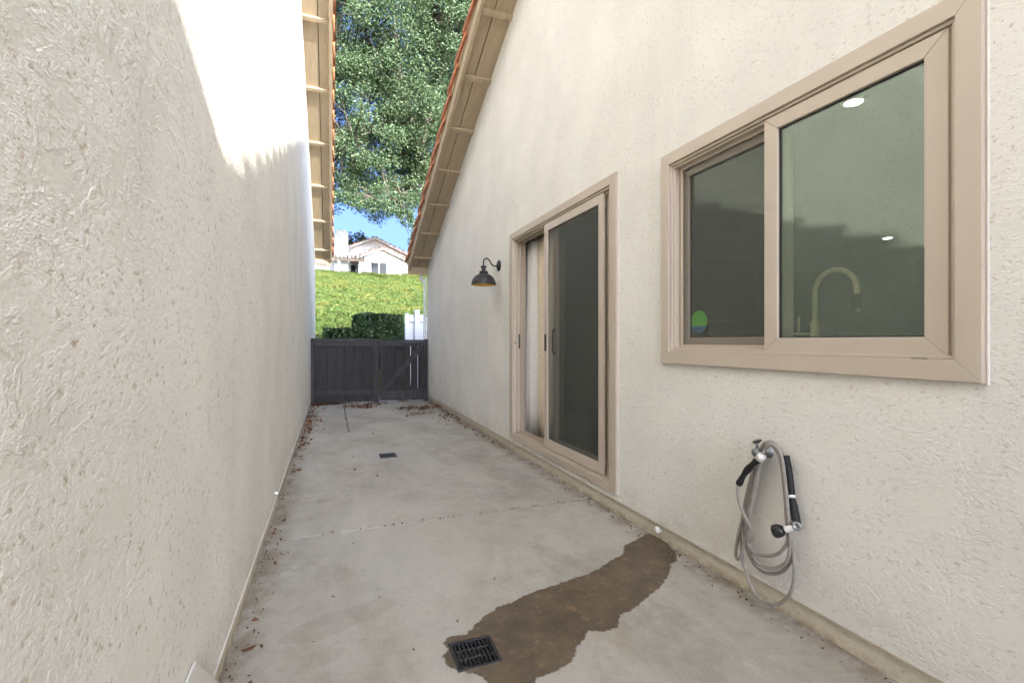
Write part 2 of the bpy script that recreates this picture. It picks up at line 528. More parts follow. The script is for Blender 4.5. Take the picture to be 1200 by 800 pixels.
# ------------------------------------------------------------------ ground, patio, hill
SLOPE = .42
def hill_z(x, y):
    y = np.asarray(y, float); x = np.asarray(x, float)
    t = np.clip((y - 12.2) / (38.6 - 12.2), 0, 1)
    z = 6.42 * (t ** .92)
    z = np.where(y < 12.2, 0.0, z)
    z = z + .05 * np.sin(x * .7 + y * .4) * np.clip((y - 12) / 5, 0, 1) + .012 * (x - 2.0) * t
    return z - .02
g = MB(); g.add([(-600, -600, -.06), (600, -600, -.06), (600, 600, -.06), (-600, 600, -.06)], [(0, 1, 2, 3)])
tag(g.build('ground', M['earth']), kind='structure')

hx = np.linspace(-45, 60, 120); hy = np.concatenate([np.linspace(9.9, 39, 90), np.linspace(39.6, 130, 30)])
HX, HY = np.meshgrid(hx, hy); HZ = hill_z(HX, HY)
hv = np.stack([HX, HY, HZ], -1).reshape(-1, 3)
nx_, ny_ = len(hx), len(hy)
ii, jj = np.meshgrid(np.arange(nx_ - 1), np.arange(ny_ - 1)); b0 = (jj * nx_ + ii).ravel()
hq = np.stack([b0, b0 + 1, b0 + nx_ + 1, b0 + nx_], 1)
tag(np_mesh('hill', hv, hq, M['soil_green'], smooth=True), kind='structure')

# planting on the slope
n = 120000
cy = 12.4 + (39.6 - 12.4) * rng.random(n) ** .85
cx = -2.2 + (cy * .30 + 3.6) * rng.random(n)
keep = np.array([mnoise.noise(Vector((x * .9, y * .5, 3.1))) for x, y in zip(cx, cy)]) > -.55
cx, cy = cx[keep], cy[keep]
lump = np.array([max(0, mnoise.noise(Vector((x * 1.3, y * .8, 9.7)))) for x, y in zip(cx, cy)])
cz = hill_z(cx, cy) + .02 + lump * .16 + rng.random(len(cx)) * .07
tag(leaves_mesh('ground_cover', np.stack([cx, cy, cz], 1), .085, M['cover_leaf'], None, .6, .25, 3),
    'yellow green ground cover planted on the slope behind the gate', 'ground cover', kind='stuff')

# concrete slabs with open joints and drain holes
def slab(name, xs, ys, skip, parent):
    xs = sorted(xs); ys = sorted(ys); mb = MB(); cells = {}
    for i in range(len(xs) - 1):
        for j in range(len(ys) - 1):
            if not skip((xs[i] + xs[i + 1]) / 2, (ys[j] + ys[j + 1]) / 2): cells[(i, j)] = 1
    zt, zb = 0.0, -.09
    for (i, j) in cells:
        x0, x1, y0, y1 = xs[i], xs[i + 1], ys[j], ys[j + 1]
        mb.add([(x0, y0, zt), (x1, y0, zt), (x1, y1, zt), (x0, y1, zt)], [(0, 1, 2, 3)])
        for (di, dj, a, b) in ((-1, 0, (x0, y1), (x0, y0)), (1, 0, (x1, y0), (x1, y1)), (0, -1, (x0, y0), (x1, y0)), (0, 1, (x1, y1), (x0, y1))):
            if (i + di, j + dj) not in cells:
                mb.add([(*a, zt), (*b, zt), (*b, zb), (*a, zb)], [(0, 1, 2, 3)])
    me = mb
    o = me.build(name, M['concrete'], parent)
    bm = bmesh.new(); bm.from_mesh(o.data); bmesh.ops.remove_doubles(bm, verts=bm.verts, dist=1e-5)
    bmesh.ops.recalc_face_normals(bm, faces=bm.faces)
    bm.to_mesh(o.data); bm.free()
    b = o.modifiers.new('bevel', 'BEVEL'); b.width = .004; b.segments = 2; b.limit_method = 'ANGLE'
    return o
patio = MB().box(XL - .05, XR + .05, -5, 9.6, -.055, -.035).build('patio', M['dirt'])
tag(patio, kind='structure')
D1 = (.400, .550, 1.553, 1.703); D2 = (.438, .590, 4.655, 4.825)
JY, JY2, JX = 2.932, 6.16, .203
x0s, x1s = XL - .04, XR + .04
slab('concrete_slab', [x0s, D1[0], D1[1], x1s], [-5, D1[2], D1[3], JY - .005],
     lambda x, y: D1[0] < x < D1[1] and D1[2] < y < D1[3], patio)
slab('concrete_slab', [x0s, JX + .004, D2[0], D2[1], x1s], [JY + .005, D2[2], D2[3], JY2 - .003, 9.55],
     lambda x, y: (D2[0] < x < D2[1] and D2[2] < y < D2[3]) or (x < JX and y > JY2), patio)
slab('concrete_slab', [x0s, JX - .004], [JY2 + .003, 8.95], lambda x, y: False, patio)

# wet streak from the pipe to the drain
wpx = [(758, 625), (766, 627), (780, 634), (792, 648), (793, 656), (786, 660), (784, 672), (772, 688), (757, 699), (742, 712), (727, 719), (722, 734), (708, 739), (688, 737), (684, 748), (675, 757), (672, 770), (662, 780), (648, 786), (630, 793), (622, 802), (600, 815),
       (575, 803), (570, 794), (560, 789), (545, 786), (537, 783), (525, 779), (521, 768), (527, 759), (520, 753), (527, 745), (545, 743), (556, 736), (558, 730), (574, 718), (581, 712), (600, 706), (612, 699), (634, 690), (650, 686), (672, 677), (690, 673), (703, 665), (717, 656), (731, 649), (733, 638), (745, 633)]
outl = []
for i, p in enumerate(wpx):
    a = on_z(*p, .0018); b = on_z(*wpx[(i + 1) % len(wpx)], .0018)
    k = max(1, int((b - a).length / .005))
    for s in range(k):
        q = a.lerp(b, s / k)
        j = mnoise.noise(q * 38) * .008 + mnoise.noise(q * 95) * .006 + mnoise.noise(q * 260) * .004
        tt = (b - a).normalized()
        outl.append(q + Vector((-tt.y, tt.x, 0)) * j)
bm = bmesh.new()
def loop(pts):
    vs = [bm.verts.new(p) for p in pts]
    return [bm.edges.new((vs[i], vs[(i + 1) % len(vs)])) for i in range(len(vs))]
es = loop(outl) + loop([Vector((x, y, .0018)) for x, y in ((D1[0] - .004, D1[2] - .004), (D1[1] + .004, D1[2] - .004), (D1[1] + .004, D1[3] + .004), (D1[0] - .004, D1[3] + .004))])
bmesh.ops.triangle_fill(bm, edges=es, use_beauty=True, use_dissolve=False)
for f in bm.faces:
    if f.normal.z < 0: f.normal_flip()
me = bpy.data.meshes.new('wet_patch'); bm.to_mesh(me); bm.free(); me.materials.append(M['wet'])
o = bpy.data.objects.new('wet_patch', me); col.objects.link(o); put(o, None, (0, 0, 0)); tag(o, kind='structure')

cen = sum(outl, Vector()) / len(outl)
ring = []
for i, q in enumerate(outl):
    tt = (outl[(i + 3) % len(outl)] - outl[i - 3]); nrm_ = Vector((tt.y, -tt.x, 0)).normalized()
    w_ = .006 + .012 * max(0, .5 + mnoise.noise(q * 9)) + .004 * mnoise.noise(q * 60)
    a_ = q - nrm_ * .004; b_ = q + nrm_ * w_
    ring.append(((a_.x, a_.y, .0009), (b_.x, b_.y, .0009)))
m = MB(); k_ = len(ring)
m.add([p_ for r_ in ring for p_ in r_], [(2 * i, 2 * i + 1, (2 * i + 3) % (2 * k_), (2 * i + 2) % (2 * k_)) for i in range(k_)])
tag(m.build('damp_margin', M['damp']), kind='structure')

def drain(D, label, rot):
    x0, x1, y0, y1 = D; cx, cy = (x0 + x1) / 2, (y0 + y1) / 2
    t = thing('drain_grate', (cx, cy, 0), label, 'drain', 'square drains in the patio')
    w = (x1 - x0) / 2 + .004; d = (y1 - y0) / 2 + .004
    f = MB(); rim = .013
    f.box(cx - w, cx + w, cy - d, cy - d + rim, -.012, .004).box(cx - w, cx + w, cy + d - rim, cy + d, -.012, .004)
    f.box(cx - w, cx - w + rim, cy - d + rim, cy + d - rim, -.012, .0037).box(cx + w - rim, cx + w, cy - d + rim, cy + d - rim, -.012, .0037)
    f.build('frame', M['dark_plastic'], t, bevel=.0015)
    p = MB()
    p.box(x0, x1, y0, y1, -.088, -.080).box(x0, x0 + .004, y0 + .001, y1 - .001, -.08, -.014).box(x1 - .004, x1, y0 + .001, y1 - .001, -.08, -.014)
    p.box(x0 + .005, x1 - .005, y0, y0 + .004, -.08, -.014).box(x0 + .005, x1 - .005, y1 - .004, y1, -.08, -.014)
    p.build('basin', M['dark_plastic'], t)
    iw = w - rim; idp = d - rim
    for k in (-1, 1):
        MB().box(cx - iw, cx + iw, cy + k * idp / 3 - .004, cy + k * idp / 3 + .004, -.008, .003).build('crossbar', M['dark_plastic'], t, bevel=.001)
    nb = 9
    for k in range(nb):
        x = cx - iw + (k + .5) * 2 * iw / nb
        for r in range(3):
            yc = cy + (r - 1) * 2 * idp / 3
            MB().box(x - .0030, x + .0030, yc - idp / 3 + .004, yc + idp / 3 - .004, -.008, .0026).build('bar', M['dark_plastic'], t)
drain(D1, 'black square drain grate at the end of the wet streak', 0)
drain(D2, 'black square drain grate in dry concrete before the gate', 0)

# ------------------------------------------------------------------ walls as finely divided stucco faces
def graded(a, b, f):
    out = [a]
    while out[-1] < b: out.append(min(b, out[-1] + f(out[-1])))
    if out[-1] - out[-2] < .3 * f(b): out.pop(-2)
    return out
def stucco_face(name, X, side, y0, y1, zb, zmid, top, holes, mat, parent, ystep, zs_n):
    """side = +1: face looks to +X.  Grid with holes; above zmid the rows follow the roof line."""
    ys = graded(y0, y1, ystep)
    cuts = sorted({v for h in holes for v in h[:2]})
    for c in cuts:
        i = min(range(len(ys)), key=lambda k: abs(ys[k] - c)); ys[i] = c
    zs = list(np.linspace(zb, zmid, zs_n))
    for c in sorted({v for h in holes for v in h[2:]}):
        i = min(range(len(zs)), key=lambda k: abs(zs[k] - c)); zs[i] = c
    ys = np.array(ys); zs = np.array(zs); up = np.linspace(0, 1, 30)[1:]
    Ztop = np.array([top(y) for y in ys])
    Z = np.concatenate([np.repeat(zs[:, None], len(ys), 1), zmid + up[:, None] * (Ztop - zmid)[None, :]], 0)
    nz, ny = Z.shape
    V = np.zeros((nz, ny, 3)); V[..., 0] = X; V[..., 1] = ys[None, :]; V[..., 2] = Z
    q = []
    jj, ii = np.meshgrid(np.arange(ny - 1), np.arange(nz - 1))
    base = (ii * ny + jj)
    yc = ((ys[:-1] + ys[1:]) / 2)[None, :].repeat(nz - 1, 0)
    zc = (Z[:-1, :-1] + Z[1:, 1:]) / 2
    keep = np.ones_like(yc, bool)
    for (a, b, c, d) in holes: keep &= ~((yc > a) & (yc < b) & (zc > c) & (zc < d))
    base = base[keep]
    qq = np.stack([base, base + 1, base + ny + 1, base + ny], 1)
    if side < 0: qq = qq[:, ::-1]
    return np_mesh(name, V.reshape(-1, 3), qq, mat, parent, smooth=True)

RA = 6.23          # right soffit line: z = RA - SLOPE*y   (front slope of the right house)
RIDGE_R = 1.0
LA = 7.82
RIDGE_L = 1.0
Y_END_R, Y_END_L = 9.0, 11.62
def soff_r(y): return RA - SLOPE * abs(y - RIDGE_R) - SLOPE * RIDGE_R
def soff_l(y): return LA - SLOPE * abs(y - RIDGE_L) - SLOPE * RIDGE_L

DOOR = (2.60, 4.475, .150, 2.150)     # rough openings in the right wall
WIN = (.790, 2.118, 1.000, 2.075)

house_r = thing('house', (XR, 3, 0), 'cream stucco house with the sliding door and kitchen window', 'house')
house_l = thing('house', (XL, 3, 0), 'cream stucco house with a blank wall, facing the sliding door across the patio', 'house')

step_f = lambda y: .06
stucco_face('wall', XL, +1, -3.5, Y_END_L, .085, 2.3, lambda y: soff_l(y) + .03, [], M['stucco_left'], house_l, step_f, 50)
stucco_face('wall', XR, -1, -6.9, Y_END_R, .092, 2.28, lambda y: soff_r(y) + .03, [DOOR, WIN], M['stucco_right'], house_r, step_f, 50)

Y_NEAR_R = -6.9
def cores():
    # masonry behind the stucco skins, with the same openings
    T = .13
    m = MB(); x0, x1 = XR + .012, XR + T
    ys = [Y_NEAR_R, WIN[0], WIN[1], DOOR[0], DOOR[1], Y_END_R]
    def col_(a, b, z0, z1=None):
        if z1 is None:
            m.hexa([(x0, a, z0), (x1, a, z0), (x1, b, z0), (x0, b, z0)], [(x0, a, soff_r(a)), (x1, a, soff_r(a)), (x1, b, soff_r(b)), (x0, b, soff_r(b))])
        else: m.box(x0, x1, a, b, z0, z1)
    zb = .095
    col_(Y_NEAR_R, WIN[0], zb); col_(WIN[0], WIN[1], zb, WIN[2]); col_(WIN[0], RIDGE_R, WIN[3]); col_(RIDGE_R, WIN[1], WIN[3])
    col_(WIN[1], DOOR[0], zb); col_(DOOR[0], DOOR[1], zb, DOOR[2]); col_(DOOR[0], DOOR[1], DOOR[3]); col_(DOOR[1], Y_END_R, zb)
    m.build('wall_core', M['stucco_far'], house_r)
    w = MB()     # remaining outer walls: far end, near end, back
    w.box(XR + T, 9.4, Y_END_R - .15, Y_END_R - .002, .02, soff_r(Y_END_R) + .0)
    w.box(XR + T, 9.4, Y_NEAR_R, Y_NEAR_R + .15, .02, soff_r(Y_NEAR_R))
    w.box(9.4, 9.55, Y_NEAR_R, Y_END_R, .02, soff_r(Y_END_R))
    w.build('outer_wall', M['stucco_far'], house_r)
    m = MB(); x0, x1 = XL - .012, XL - T
    for a, b in ((-3.5, RIDGE_L), (RIDGE_L, Y_END_L)):
        m.hexa([(x1, a, .09), (x0, a, .09), (x0, b, .09), (x1, b, .09)], [(x1, a, soff_l(a)), (x0, a, soff_l(a)), (x0, b, soff_l(b)), (x1, b, soff_l(b))])
    m.build('wall_core', M['stucco_far'], house_l)
    w = MB()
    w.box(-9.0, XL - T, Y_END_L - .15, Y_END_L - .002, .02, soff_l(Y_END_L))
    w.box(-9.0, XL - T, -3.5, -3.35, .02, soff_l(-3.5))
    w.box(-9.15, -9.0, -3.5, Y_END_L, .02, soff_l(Y_END_L))
    w.build('outer_wall', M['stucco_far'], house_l)
cores()
# unseen wall behind the camera, added and shaped to shade the left wall
wz = lambda y: 3.83 - .34 * (y + 5.34)
MB().prism([(XR - .37, -9.5, 0), (XR - .37, -5.15, 0), (XR - .37, -5.15, wz(-5.15)), (XR - .37, -9.5, wz(-9.5))], (.148, 0, 0)).build('shade_wall', M['stucco_far'], house_r)
MB().box(XR - .222, XR + .0, -9.5, -7.1, 0, 2.2).build('shade_wall_return', M['stucco_far'], house_r)
# foundations
MB().box(XR + .024, XR + .14, Y_NEAR_R, Y_END_R, -.04, .0945).build('foundation', M['foundation'], house_r)
MB().box(XL - .14, XL - .006, -3.5, Y_END_L, -.04, .0875).build('foundation', M['foundation'], house_l)
# weep screeds closing the stucco; right one darker, standing in for its shadow line
MB().box(XR - .002, XR + .026, Y_NEAR_R, Y_END_R, .090, .0955).build('weep_screed', M['trim'], house_r)
MB().box(XL - .012, XL + .004, -3.5, Y_END_L, .083, .0885).build('weep_screed', M['stucco_far'], house_l)

# ------------------------------------------------------------------ roofs: soffit boards, look-outs, barge board, tiles
def strip(X0, X1, y0, y1, soff, dz0, dz1):
    """solid strip following the soffit line between y0 and y1 (one slope)"""
    m = MB()
    a = [(X0, y0, soff(y0) + dz0), (X1, y0, soff(y0) + dz0), (X1, y0, soff(y0) + dz1), (X0, y0, soff(y0) + dz1)]
    b = [(X0, y1, soff(y1) + dz0), (X1, y1, soff(y1) + dz0), (X1, y1, soff(y1) + dz1), (X0, y1, soff(y1) + dz1)]
    return m.hexa(a, b)
ANG = math.atan(SLOPE)
def rake_tile_mesh():
    m = MB(); L = .44; n = 10; r0, r1 = .088, .078; th = .024
    pts = []
    for (y, r, t) in ((0, r0, 0), (-L, r1, 0), (0, r0 - th, 1), (-L, r1 - th, 1)):
        row = []
        for j in range(n + 1):
            q = PI * j / n
            row.append((math.cos(q) * r, y, math.sin(q) * r * .92))
        # straight skirts hanging over the barge board
        row = [(row[0][0], y, -.055)] + row + [(row[-1][0], y, -.055)]
        pts.append(row)
    k = n + 3
    vs = [p for row in pts for p in row]
    fs = []
    for j in range(k - 1):
        fs += [(j, j + 1, k + j + 1, k + j), (2 * k + j + 1, 2 * k + j, 3 * k + j, 3 * k + j + 1),
               (j + 1, j, 2 * k + j, 2 * k + j + 1), (k + j, k + j + 1, 3 * k + j + 1, 3 * k + j)]
    for e in (0, k - 1): fs.append((e, k + e, 3 * k + e, 2 * k + e))
    m.add(vs, fs)
    return m
def roof(house, soff, ridge, Xw, sgn, y_lo, y_hi, x_far, lookouts, over):
    """sgn: direction from the wall to the overhang (-1 for the right house, +1 for the left one)"""
    Xo = Xw + sgn * over
    base = thing('roof', (Xw, ridge, soff(ridge)), parent=house)
    for (a, b) in ((ridge, y_hi), (ridge, y_lo)):
        # sheathing boards seen from below, two of them, with a joint
        mid = Xw + sgn * over * .52
        strip(Xw - sgn * .03, mid - sgn * .005, a, b, soff, .0, .018).build('soffit_board', M['soffit'], base)
        strip(mid + sgn * .005, Xo - sgn * .041, a, b, soff, .0015, .018).build('soffit_board', M['soffit'], base)
        strip(Xo - sgn * .040, Xo, a, b, soff, -.075, .10).build('barge_board', M['soffit'], base, bevel=.004)
        strip(Xo + sgn * .001, Xo + sgn * .014, a, b, soff, .055, .104).build('barge_trim', M['soffit'], base)
        # roof deck with the field of tiles
        strip(Xo - sgn * .041, x_far, a, b, soff, .020, .055).build('roof_deck', M['dirt'], base)
        N = 90; per = .27; W = abs(x_far - Xo) - .15; nxs = int(W / per * 8)
        xs = np.linspace(Xo - sgn * .15, x_far, nxs); rows = int(abs(b - a) / .36)
        ysr = []; 
        for r in range(rows + 1):
            yy = a + (b - a) * r / rows
            if r > 0: ysr.append((yy, .045))
            if r < rows: ysr.append((yy, .0))
        V = np.zeros((len(ysr), nxs, 3))
        for k, (yy, lift) in enumerate(ysr):
            V[k, :, 0] = xs; V[k, :, 1] = yy; V[k, :, 2] = soff(yy) + .085 + lift + .035 * np.abs(np.sin((xs - Xo) / per * PI))
        j2, i2 = np.meshgrid(np.arange(nxs - 1), np.arange(len(ysr) - 1)); bb = (i2 * nxs + j2).ravel()
        tag(np_mesh('tile_field', V.reshape(-1, 3), np.stack([bb, bb + 1, bb + nxs + 1, bb + nxs], 1), M['tile'], base, smooth=True), kind='stuff')
        # barge tiles, each its own piece
        down = 1 if b > a else -1
        exp_ = .375 * math.cos(ANG); cnt = int(abs(b - a) / exp_) + 1
        Xc = Xo - sgn * .045
        global TILE
        for k in range(cnt):
            yb = b + down * .06 - down * k * exp_
            if (yb - a) * down < .12: continue
            jit = random.uniform(-.004, .004)
            zc = soff(yb) + .128 + .048 + jit
            o = bpy.data.objects.new('rake_tile', TILE); col.objects.link(o)
            o.rotation_euler = (-ANG + math.radians(9.5), 0, 0 if down > 0 else PI)
            put(o, base, (Xc + random.uniform(-.004, .004), yb, zc))
    # look-outs carrying the overhang
    for y in lookouts:
        m = MB(); dzt = -.0012
        w = .030; d = .034
        u = Vector((0, math.cos(ANG), -math.sin(ANG) if y > ridge else math.sin(ANG))); nrm = Vector((0, u.z * -1, u.y))
        if nrm.z < 0: nrm = -nrm
        c = Vector((0, y, soff(y) + dzt))
        def q(X):
            return [Vector((X, 0, 0)) + c - u * w, Vector((X, 0, 0)) + c + u * w, Vector((X, 0, 0)) + c + u * w - nrm * d, Vector((X, 0, 0)) + c - u * w - nrm * d]
        m.hexa(q(Xw - sgn * .03), q(Xo - sgn * .042)).build('lookout', M['soffit'], base, bevel=.003)
    # closing board at the low end
    y = y_hi
    MB().box(Xw - sgn * .03, Xo + sgn * .002, y - .035, y + .004, soff(y) - .115, soff(y) + .09).build('end_board', M['soffit'], base, bevel=.004)
    # eave gutter board across the front, ridge caps
    MB().box(Xo, x_far, y + .006, y + .045, soff(y) - .10, soff(y) + .07).build('eave_fascia', M['soffit'], base)
    m = MB(); r = .10
    pr = [(0, ridge + math.cos(q) * r, soff(ridge) + .10 + math.sin(q) * r) for q in np.linspace(0, PI, 9)]
    m.prism([(Xo + sgn * .02, p[1], p[2]) for p in pr], (x_far - Xo - sgn * .02, 0, 0)).build('ridge_cap', M['tile'], base, smooth=False)
    return base
_t = rake_tile_mesh()
TILE = bpy.data.meshes.new('rake_tile'); TILE.from_pydata(_t.v, [], _t.f)
TILE.polygons.foreach_set('use_smooth', [True] * len(TILE.polygons)); TILE.materials.append(M['tile'])
roof(house_r, soff_r, RIDGE_R, XR, -1, -7.0, Y_END_R - .03, 9.7, [4.48 - .69 * k for k in range(1, 16)] + [4.48 + .69 * k for k in range(0, 6)] + [8.62], .36)
roof(house_l, soff_l, RIDGE_L, XL, +1, -3.6, Y_END_L + .02, -9.3, [6.43 - .96 * k for k in range(1, 10)] + [6.43 + .96 * k for k in range(0, 6)], .345)

# downspout at the far corner of the right house
dsp = [(XR - .10, 9.09, soff_r(9) - .09), (XR - .10, 9.09, soff_r(9) - .16), (XR - .065, 9.07, soff_r(9) - .23), (XR - .035, 9.055, soff_r(9) - .32), (XR - .035, 9.055, .02)]
MB().tube(smooth_path(dsp, 4), .026, 10).build('downspout', M['pipe_white'], house_r, smooth=True)
# white pipe stubs low on the walls
p = on_x(770, 621, XR)
MB().lathe([(.0001, -.05), (.016, -.05), (.016, 0), (.018, .002), (.018, .016), (.016, .020), (.0001, .021)], (XR + .012, p.y, .056), (-1, 0, 0), 16).build('pipe_stub', M['pipe_white'], house_r, smooth=True)
p = on_x(322, 578, XL)
MB().lathe([(.0001, -.03), (.010, -.03), (.010, .014), (.008, .018), (.0001, .0185)], (XL, p.y, p.z), (1, 0, 0), 14).build('pipe_stub', M['stucco_far'], house_l, smooth=True)

# ------------------------------------------------------------------ rooms behind door and window
room = thing('room_interior', (4, 3, .1), parent=house_r)
def inner(name, args, mat): return MB().box(*args).build(name, mat, room)
RX0, RX1, RY0, RY1 = XR + .131, 8.6, -5.9, 8.4
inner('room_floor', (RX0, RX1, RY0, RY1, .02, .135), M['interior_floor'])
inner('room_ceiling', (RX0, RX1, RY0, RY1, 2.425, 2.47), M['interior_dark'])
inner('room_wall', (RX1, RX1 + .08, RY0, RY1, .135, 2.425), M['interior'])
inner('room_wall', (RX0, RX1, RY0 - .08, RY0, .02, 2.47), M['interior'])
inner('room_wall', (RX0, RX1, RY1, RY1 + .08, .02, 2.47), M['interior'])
# kitchen counter under the window
counter = thing('kitchen_counter', (RX0 + .3, 1.4, .135), 'dark kitchen counter under the window inside', 'counter')
MB().box(RX0 + .02, RX0 + .60, -.5, 2.42, .135, .955).build('cabinet', M['wood'], counter, bevel=.003)
MB().box(RX0, RX0 + .63, -.52, 2.45, .956, .995).build('countertop', M['counter'], counter, bevel=.004)
for (px, py, lab) in ((1000, 120, 'lit round ceiling light seen high in the kitchen window'), (1040, 279, 'small lit ceiling light deep in the room behind the window')):
    p = on_z(px, py, 2.42)
    t = thing('ceiling_light', (p.x, p.y, 2.42), lab, 'ceiling light', 'recessed lights in the kitchen ceiling')
    MB().lathe([(.0001, 0), (.043, 0), (.043, .004), (.0001, .004)], (p.x, p.y, 2.4165), n=24).build('lens', M['led'], t)
    MB().lathe([(.045, 0), (.062, .003), (.062, .008), (.045, .008)], (p.x, p.y, 2.4165), n=24).build('trim_ring', M['white_plastic'], t, smooth=True)
# kitchen faucet
XF = XR + .32
kb = on_x(955, 395, XF); top = on_x(980, 316, XF); tip = on_x(1004, 346, XF); end = on_x(1007, 366, XF)
t = thing('kitchen_faucet', (XF, kb.y, .995), 'tall brass gooseneck faucet behind the kitchen window', 'faucet')
yc = (kb.y + tip.y) / 2; rr = abs(kb.y - tip.y) / 2; zarc = top.z - rr
arc = [(XF, kb.y, .995), (XF, kb.y, 1.15), (XF, kb.y, zarc - .03)] + [(XF, yc + rr * math.cos(q), zarc + rr * math.sin(q)) for q in np.linspace(0, PI, 15)] + [(XF, tip.y, tip.z)]
MB().tube(arc, .011, 14).build('neck', M['brass'], t, smooth=True)
MB().lathe([(.0001, 0), (.026, 0), (.026, .008), (.018, .014), (.018, .19), (.0125, .195), (.011, .20)], (XF, kb.y, .995), n=18).build('body', M['brass'], t, smooth=True)
MB().tube([(XF, tip.y, tip.z + .005), (XF, tip.y - .003, end.z + .02)], [.0135, .0145], 14).build('spray_head', M['dark_plastic'], t, smooth=True)
MB().tube([(XF, tip.y - .003, end.z + .021), (XF, tip.y - .004, end.z)], [.012, .010], 12).build('spray_tip', M['grey_metal'], t, smooth=True)
MB().tube([(XF, kb.y + .01, 1.135), (XF, kb.y + .105, 1.137)], .0055, 10).tube([(XF, kb.y + .08, 1.137), (XF, kb.y + .076, 1.215)], .0045, 10).build('handle', M['brass'], t, smooth=True)
# a wooden shelf with a bowl at the far side of the kitchen
sh = thing('wall_shelf', (5.0, 5.4, 1.42), 'brown wooden shelf inside, seen through the screened half of the window', 'shelf')
MB().box(4.2, 5.8, 5.7, 6.0, 1.40, 1.44).build('shelf_board', M['wood'], sh, bevel=.004)
for x in (4.4, 5.6): MB().box(x - .02, x + .02, 5.96, 6.0, 1.20, 1.40).build('bracket', M['wood'], sh)
inner('room_wall', (2.9, 6.6, 6.002, 6.08, .135, 2.425), M['interior'])

# ------------------------------------------------------------------ kitchen window
win = thing('window', (XR, 1.45, 1.0), parent=house_r)
Xp = XR - .022                        # outer face of the trim
def rect_frame(m, x0, x1, ya, yb, za, zb, w, wb=None, wt=None):
    wb = w if wb is None else wb; wt = w if wt is None else wt
    # mitred: four solids
    i = (ya + w, yb - w, za + wb, zb - wt)
    def s(a, b, c, d):
        m.hexa([(x0, *a), (x0, *b), (x0, *c), (x0, *d)], [(x1, *a), (x1, *b), (x1, *c), (x1, *d)])
    s((ya, za), (yb, za), (i[1], i[2]), (i[0], i[2]))
    s((yb, za), (yb, zb), (i[1], i[3]), (i[1], i[2]))
    s((yb, zb), (ya, zb), (i[0], i[3]), (i[1], i[3]))
    s((ya, zb), (ya, za), (i[0], i[2]), (i[0], i[3]))
    return m
Wy0, Wy1, Wz0, Wz1 = .770, 2.137, .985, 2.095
rect_frame(MB(), Xp, XR + .07, Wy0, Wy1, Wz0, Wz1, .062).build('outer_frame', M['vinyl'], win, bevel=.0022)
rect_frame(MB(), Xp + .012, XR + .095, Wy0 + .0625, Wy1 - .0625, Wz0 + .0625, Wz1 - .0625, .011).build('frame_step', M['vinyl'], win, bevel=.002)
fy0, fy1, fz0, fz1 = Wy0 + .074, Wy1 - .074, Wz0 + .074, Wz1 - .074
rect_frame(MB(), Xp + .024, XR + .10, fy0, fy1, fz0, fz1, .010).build('sash_track', M['vinyl'], win, bevel=.0015)
rect_frame(MB(), XR - .004, XR + .004, Wy0 - .007, Wy1 + .007, Wz0 - .007, Wz1 + .007, .0065).build('caulk_bead', M['stucco_far'], win, bevel=.002)
# sash towards the tap: nearer the outside
sash = rect_frame(MB(), XR - .008, XR + .028, .853, 1.488, 1.056, 2.016, .062, .058, .056).build('sash', M['vinyl'], win, bevel=.003)
rect_frame(MB(), XR + .004, XR + .012, .9155, 1.4255, 1.1145, 1.9595, .004).build('gasket', M['gasket'], sash)
MB().box(XR + .0085, XR + .0125, .916, 1.425, 1.115, 1.959).build('pane', M['glass'], sash)
# second sash further in, behind an insect screen
sash2 = rect_frame(MB(), XR + .050, XR + .085, 1.425, 2.050, 1.070, 2.010, .050).build('sash', M['vinyl'], win, bevel=.003)
rect_frame(MB(), XR + .058, XR + .066, 1.4755, 1.9995, 1.1205, 1.9595, .004).build('gasket', M['gasket'], sash2)
MB().box(XR + .064, XR + .068, 1.476, 1.999, 1.121, 1.959).build('pane', M['glass'], sash2)
sframe = rect_frame(MB(), XR + .031, XR + .040, 1.470, 2.045, 1.066, 2.014, .018).build('screen_frame', M['trim'], win, bevel=.0015)
MB().box(XR + .0350, XR + .0354, 1.488, 2.027, 1.084, 1.996).build('screen_mesh', M['screen'], win)
MB().box(Xp + .006, Xp + .0125, .905, .945, 1.046, 1.0495).build('weep_slot', M['gasket'], win)
# sticker on the inner pane
st = []
zc = 1.200; r = .058
for k in range(40):
    q = 2 * PI * k / 40
    st.append((XR + .0630, min(1.944 + math.cos(q) * r, 1.994), zc + math.sin(q) * r))
m = MB(); m.prism(st, (.0008, 0, 0)); m.build('sticker', M['sticker'], sash2)
tx = bpy.data.curves.new('sticker_text', 'FONT'); tx.body = 'STC'; tx.size = .020; tx.extrude = .0002
to = bpy.data.objects.new('tmp_text', tx); col.objects.link(to)
dg = bpy.context.evaluated_depsgraph_get(); tme = bpy.data.meshes.new_from_object(to.evaluated_get(dg)); bpy.data.objects.remove(to)
tme.materials.append(M['gasket'])
o = bpy.data.objects.new('sticker_text', tme); col.objects.link(o)
o.rotation_euler = (PI / 2, 0, -PI / 2)
put(o, sash2, (XR + .0624, 1.972, 1.156))

